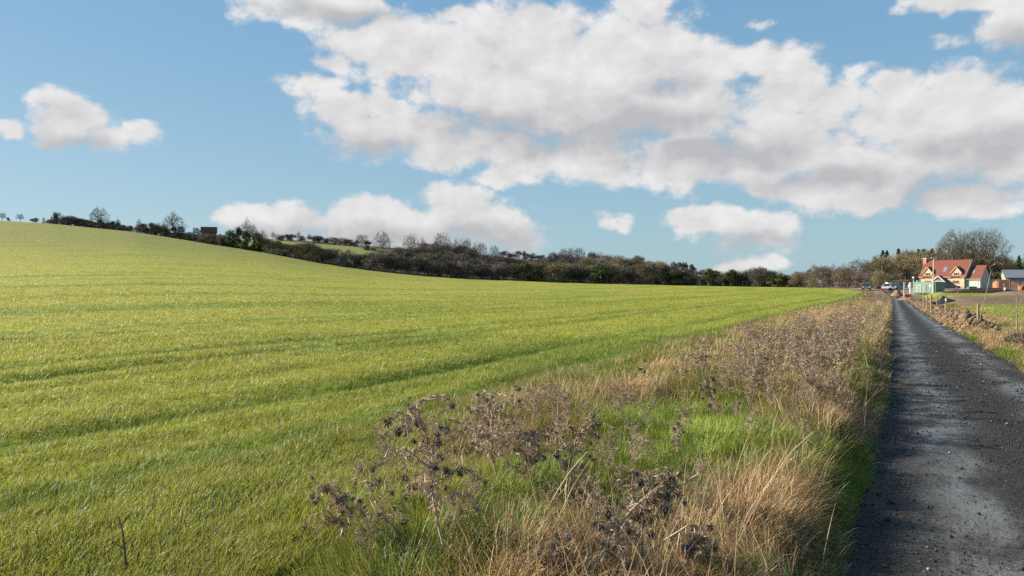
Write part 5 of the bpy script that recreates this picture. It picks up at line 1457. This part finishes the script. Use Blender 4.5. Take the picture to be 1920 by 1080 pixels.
heap('earth_heap', 1697, 140, 3.4, 3, .7, M_EARTH, 'low spread of orange brown earth on the verge left of the cabin', seed=2)
heap('earth_heap', 1646, 181, 2.9, 2.5, .95, M_EARTHD, 'near black heap of soil between the dark grey and the white car', seed=3, flat=1.6)
heap('gravel_heap', 1768, 86, 3.6, 3.0, .95, M_GRAV, 'black heap of road chippings on the bare soil in front of the cottage', 'gravel heap', seed=4, flat=.9)
heap('earth_bank', 1846, 134, 15.5, 1.9, .85, M_EARTHD, 'long low black bank of soil across the plot before the cottage', 'earth bank', seed=5, rz=R(-8), flat=2.2, n=60)
heap('earth_bank', 1905, 116, 10, 7, .55, soil_mat('brown_topsoil', (.21, .15, .10)), 'broad low brown mound of topsoil at the right edge of the plot', 'earth bank', seed=6, flat=1.6, n=50)
heap('earth_bank', 1830, 84, 14, 2.0, .22, soil_mat('tilled_soil', (.17, .12, .085)), 'low ridge of turned soil right of the black chippings', 'earth bank', seed=7, flat=1.8, n=50)
# ridge of dug clods along the right side of the lane
def clod_ridge():
    s_ = np.arange(36, 128, .35); t_ = np.linspace(2.5, 4.4, 16)
    S, T = np.meshgrid(s_, t_, indexing='ij'); S, T = S.ravel(), T.ravel()
    x, y = xy(S, T); prof_ = np.clip(1 - ((T - 3.35) / .85) ** 2, 0, 1)
    z = H(x, y) - .06 + prof_ * (.06 + .66 * fbm(S / 1.3, T / .6, 301, 4)) * sstep(35, 40, S) * sstep(128, 118, S)
    ns, nt_ = len(s_), 16; i, j = np.meshgrid(np.arange(ns - 1), np.arange(15), indexing='ij')
    q = np.stack([i * nt_ + j, i * nt_ + j + 1, (i + 1) * nt_ + j + 1, (i + 1) * nt_ + j], -1).reshape(-1, 4)
    ridge_o = link('dug_earth_ridge', tri_mesh('dug_earth_ridge', np.stack([x, y, z], 1), q, M_CLOD, None, smooth=True))
    tag(ridge_o, 'long ridge of dug brown earth along the right side of the lane', 'earth ridge')
    # lumps lying on it
    r_ = np.random.default_rng(8); n = 5200
    S = 35 + 92 * r_.random(n) ** 1.5; T = r_.normal(3.3, .42, n); x, y = xy(S, T)
    base = np.array([(1, 0, 0), (-1, 0, 0), (0, 1, 0), (0, -1, 0), (0, 0, .8), (0, 0, -.8), (.6, .6, .5), (-.6, .5, .4), (.5, -.6, .5), (-.5, -.6, .3)], float)
    sz = np.exp(r_.normal(-3.0, .55, n))
    pr_ = np.clip(1 - ((T - 3.35) / .85) ** 2, 0, 1)
    zz = H(x, y) - .04 + pr_ * (.06 + .66 * fbm(S / 1.3, T / .6, 301, 4)) * sstep(35, 40, S) * sstep(128, 118, S)
    V = base[None] * sz[:, None, None] * r_.uniform(.6, 1.35, (n, 10, 1)) + np.stack([x, y, zz + sz * .2], 1)[:, None]
    tri = np.array([(0, 6, 4), (6, 2, 4), (2, 7, 4), (7, 1, 4), (1, 9, 4), (9, 3, 4), (3, 8, 4), (8, 0, 4), (0, 2, 6), (2, 1, 7), (1, 3, 9), (3, 0, 8), (2, 0, 5), (1, 2, 5), (3, 1, 5), (0, 3, 5)])
    Tt = (np.arange(n)[:, None, None] * 10 + tri[None]).reshape(-1, 3)
    c = jitter(np.array([[.18, .122, .078]]) * np.ones((n, 1)), .4, .06)
    tag(link('soil_clods', tri_mesh('soil_clods', V.reshape(-1, 3), Tt, M_TWIG, np.repeat(c, 10, 0))), 'loose lumps of dug brown earth lying along the ridge', 'soil', kind='stuff')
clod_ridge()

# ---- small things on the plot
c = G(1822, 176); s = MB().prism([(-1.0, 0), (1.0, 0), (.95, .62), (-.85, .55)], 'y', -.5, .5).box(-1.02, .98, -.53, .53, .56, .63).build('green_tank', M_GREEND, None, .04)
s.location = (c.x, c.y, c.z); tag(s, 'long green plastic tank lying before the cottage extension', 'tank')
c = G(1882.5, 133); o = thing('bagged_post', 'leaning wooden post with a white bag hung on it, before the black bank', 'post', (c.x, c.y, c.z))
MB().bar((0, 0, -.2), (.06, 0, 1.75), .11).build('post', M_WOOD, o)
MB().tube([(.12, -.1, .45), (.12, -.1, .6), (.14, -.1, .85), (.1, -.08, 1.0)], [.12, .2, .18, .05], 8).build('bag', M_WHITE, o, smooth=True)
c = G(1913, 150); o = thing('site_generator', 'small orange wheeled machine at the right edge before the barn', 'machine', (c.x, c.y, c.z), R(-25))
MB().box(-.32, .32, -.4, .4, .28, 1.1).build('housing', M_ORANGE, o, .04)
MB().box(-.12, .12, -.43, -.40, .5, .85).build('panel', pbr('pale_orange', (.85, .45, .12), .5), o)
MB().bar((-.3, .3, 1.1), (-.38, .35, 1.75), .05).bar((.3, .3, 1.1), (.42, .35, 1.7), .05).build('handle', M_METAL, o)
for s_ in (-1, 1): MB().tube([(s_ * .34, .1, .2), (s_ * .46, .1, .2)], .22, 12).build('wheel', M_BLACK, o)
MB().box(.4, 1.5, -.3, .5, .3, 1.0).build('engine', M_DARKW, o, .05)
# white sign on the verge
sx, sy = xy(81.5, -1.15); sx, sy = float(sx), float(sy); sz = hz(sx, sy)
o = thing('verge_sign', 'small square white notice on a thin post at the verge beside the lane', 'sign', (sx, sy, sz), R(-27))
zt = EYE + (HZ - 567) / F * sy - sz
MB().bar((0, 0, -.2), (0, 0, zt), .07).build('post', M_WOOD, o)
b = MB().box(-.19, .19, -.055, -.036, zt - .22, zt + .17).build('board', M_WHITE, o)
MB().box(-.13, .13, -.0585, -.0555, zt - .16, zt + .10).build('printed_panel', pbr('faded_red_print', (.62, .30, .30), .6), b)

# ---- saplings, stakes and thin posts of the row across the lane
def sapling(px, Y, top, label, seed, fork=False, lean=0.0):
    r_ = np.random.default_rng(seed); c = G(px, Y); h = EYE + (HZ - top) / F * Y - c.z
    o = thing('sapling', label, 'young tree', c)
    u = np.linspace(0, 1, 8); k = .62 if fork else 1.0
    pts = np.stack([lean * h * (u * k) ** 1.3 + .015 * np.sin(u * 9 + seed), .02 * np.cos(u * 7), u * h * k], 1)
    col = np.array([.26, .22, .16])
    parts = [tube_arrays(pts, .022, .012, col, 6)]; tw = []
    if fork:
        for sg in (-1, 1): parts.append(tube_arrays([pts[-1], pts[-1] + [sg * .18 * h * .4, 0, h * .12], pts[-1] + [sg * .45 * h * .45, 0, h * .38]], .011, .005, col, 4))
    for j in range(9):
        p = pts[r_.integers(3, 8)]; d = unit(np.array([r_.normal() * .8, r_.normal() * .8, .8])); L = r_.uniform(.15, .4) * min(h, 2.2) * .5
        tw.append(tube_arrays([p, p + d * L * .5, p + d * L + np.array([0, 0, .05])], .006, .003, col * .8, 3))
    t = join(parts); link('trunk', tri_mesh('trunk', t[0], t[1], M_TWIG, t[2]), o)
    t = join(tw); link('twigs', tri_mesh('twigs', t[0], t[1], M_TWIG, t[2]), o)
def stake(px, Y, top, label, rad=.04, white=False):
    c = G(px, Y); h = EYE + (HZ - top) / F * Y - c.z
    o = thing('stake', label, 'stake', c)
    MB().tube([(0, 0, -.2), (random.uniform(-.02, .02), 0, h)], [rad, rad * .9], 8).build('post', M_WOOD, o)
    if white: MB().tube([(0, 0, h - .12), (0, 0, h + .06)], rad * 1.35, 8).build('white_tie', M_WHITE, o)
sapling(1907, 28, 509, 'forked young tree nearest the right edge, beyond the verge', 1, True)
sapling(1836, 34, 509, 'young tree leaning right, with a thick stake at its foot', 2, False, .22); stake(1833.5, 33.6, 569, 'thick wooden stake at the foot of the right leaning young tree', .055)
sapling(1797, 43, 541, 'slim straight young tree in front of the cottage gable', 3)
sapling(1776, 52, 538, 'young tree beside a stake with a white tie', 4, True); stake(1774, 51.5, 561, 'stake with a white tie before the black chippings', .05, True)
stake(1746, 60, 553, 'pale stake below the right end of the cabin', .075); stake(1757, 64, 556, 'thin stake between cabin and black chippings', .045)
stake(1738, 68, 553, 'thin stake left of the pale one below the cabin', .05); stake(1732, 74, 552, 'thick stake below the middle of the cabin', .07)
# ---- things on the hill
c = G(376, 305); o = thing('shipping_container', 'brown red steel container behind the hilltop hedge', 'container', (c.x, c.y, EYE + (HZ - 436) / F * 305), R(12))
b = MB().box(0, 6.1, 0, 2.4, 0, 2.3)
for k in range(24): b.box(.1 + k * .25, .2 + k * .25, -.03, .005, .15, 2.15)
b.build('body', M_RUST, o); MB().box(-.03, 6.13, -.04, 2.44, 2.3, 2.38).build('roof', M_RUST, o)
MB().box(.2, 5.9, .2, 2.2, -3.5, -.003).build('foundation', M_RUST, o)
def far_van(px, Y, ytop, ybot, w, mat, label):
    z = EYE + (HZ - ybot) / F * Y; h = (ybot - ytop) / F * Y; c = G(px, Y); L = w / F * Y
    o = thing('parked_van', label, 'van', (c.x, c.y, z), R(8))
    MB().prism([(-L / 2, .3), (L / 2, .3), (L / 2, h * .6), (L * .36, h * .68), (L * .22, h), (-L / 2, h)], 'y', -.9, .9).build('body', mat, o, .06)
    MB().prism([(L * .36, h * .68), (L * .24, h * .95), (L * .12, h * .95), (L * .12, h * .66)], 'y', -.93, .93).build('window', M_GLASS, o)
    for x in (-L * .3, L * .3): MB().tube([(x, -.95, .3), (x, -.7, .3)], .33, 12).build('wheel', M_BLACK, o)
far_van(369, 306, 427.5, 438, 12, pbr('pale_blue_paint', (.50, .62, .68), .35), 'pale blue van left of the brown red container on the hill')
far_van(340, 312, 425, 436, 12, pbr('dull_blue_paint', (.22, .36, .46), .4), 'dull blue van behind the hedge by the forked bare tree')
far_van(262, 322, 424, 431, 5, M_WHITE, 'tiny white vehicle in the hedge gap on the hill')
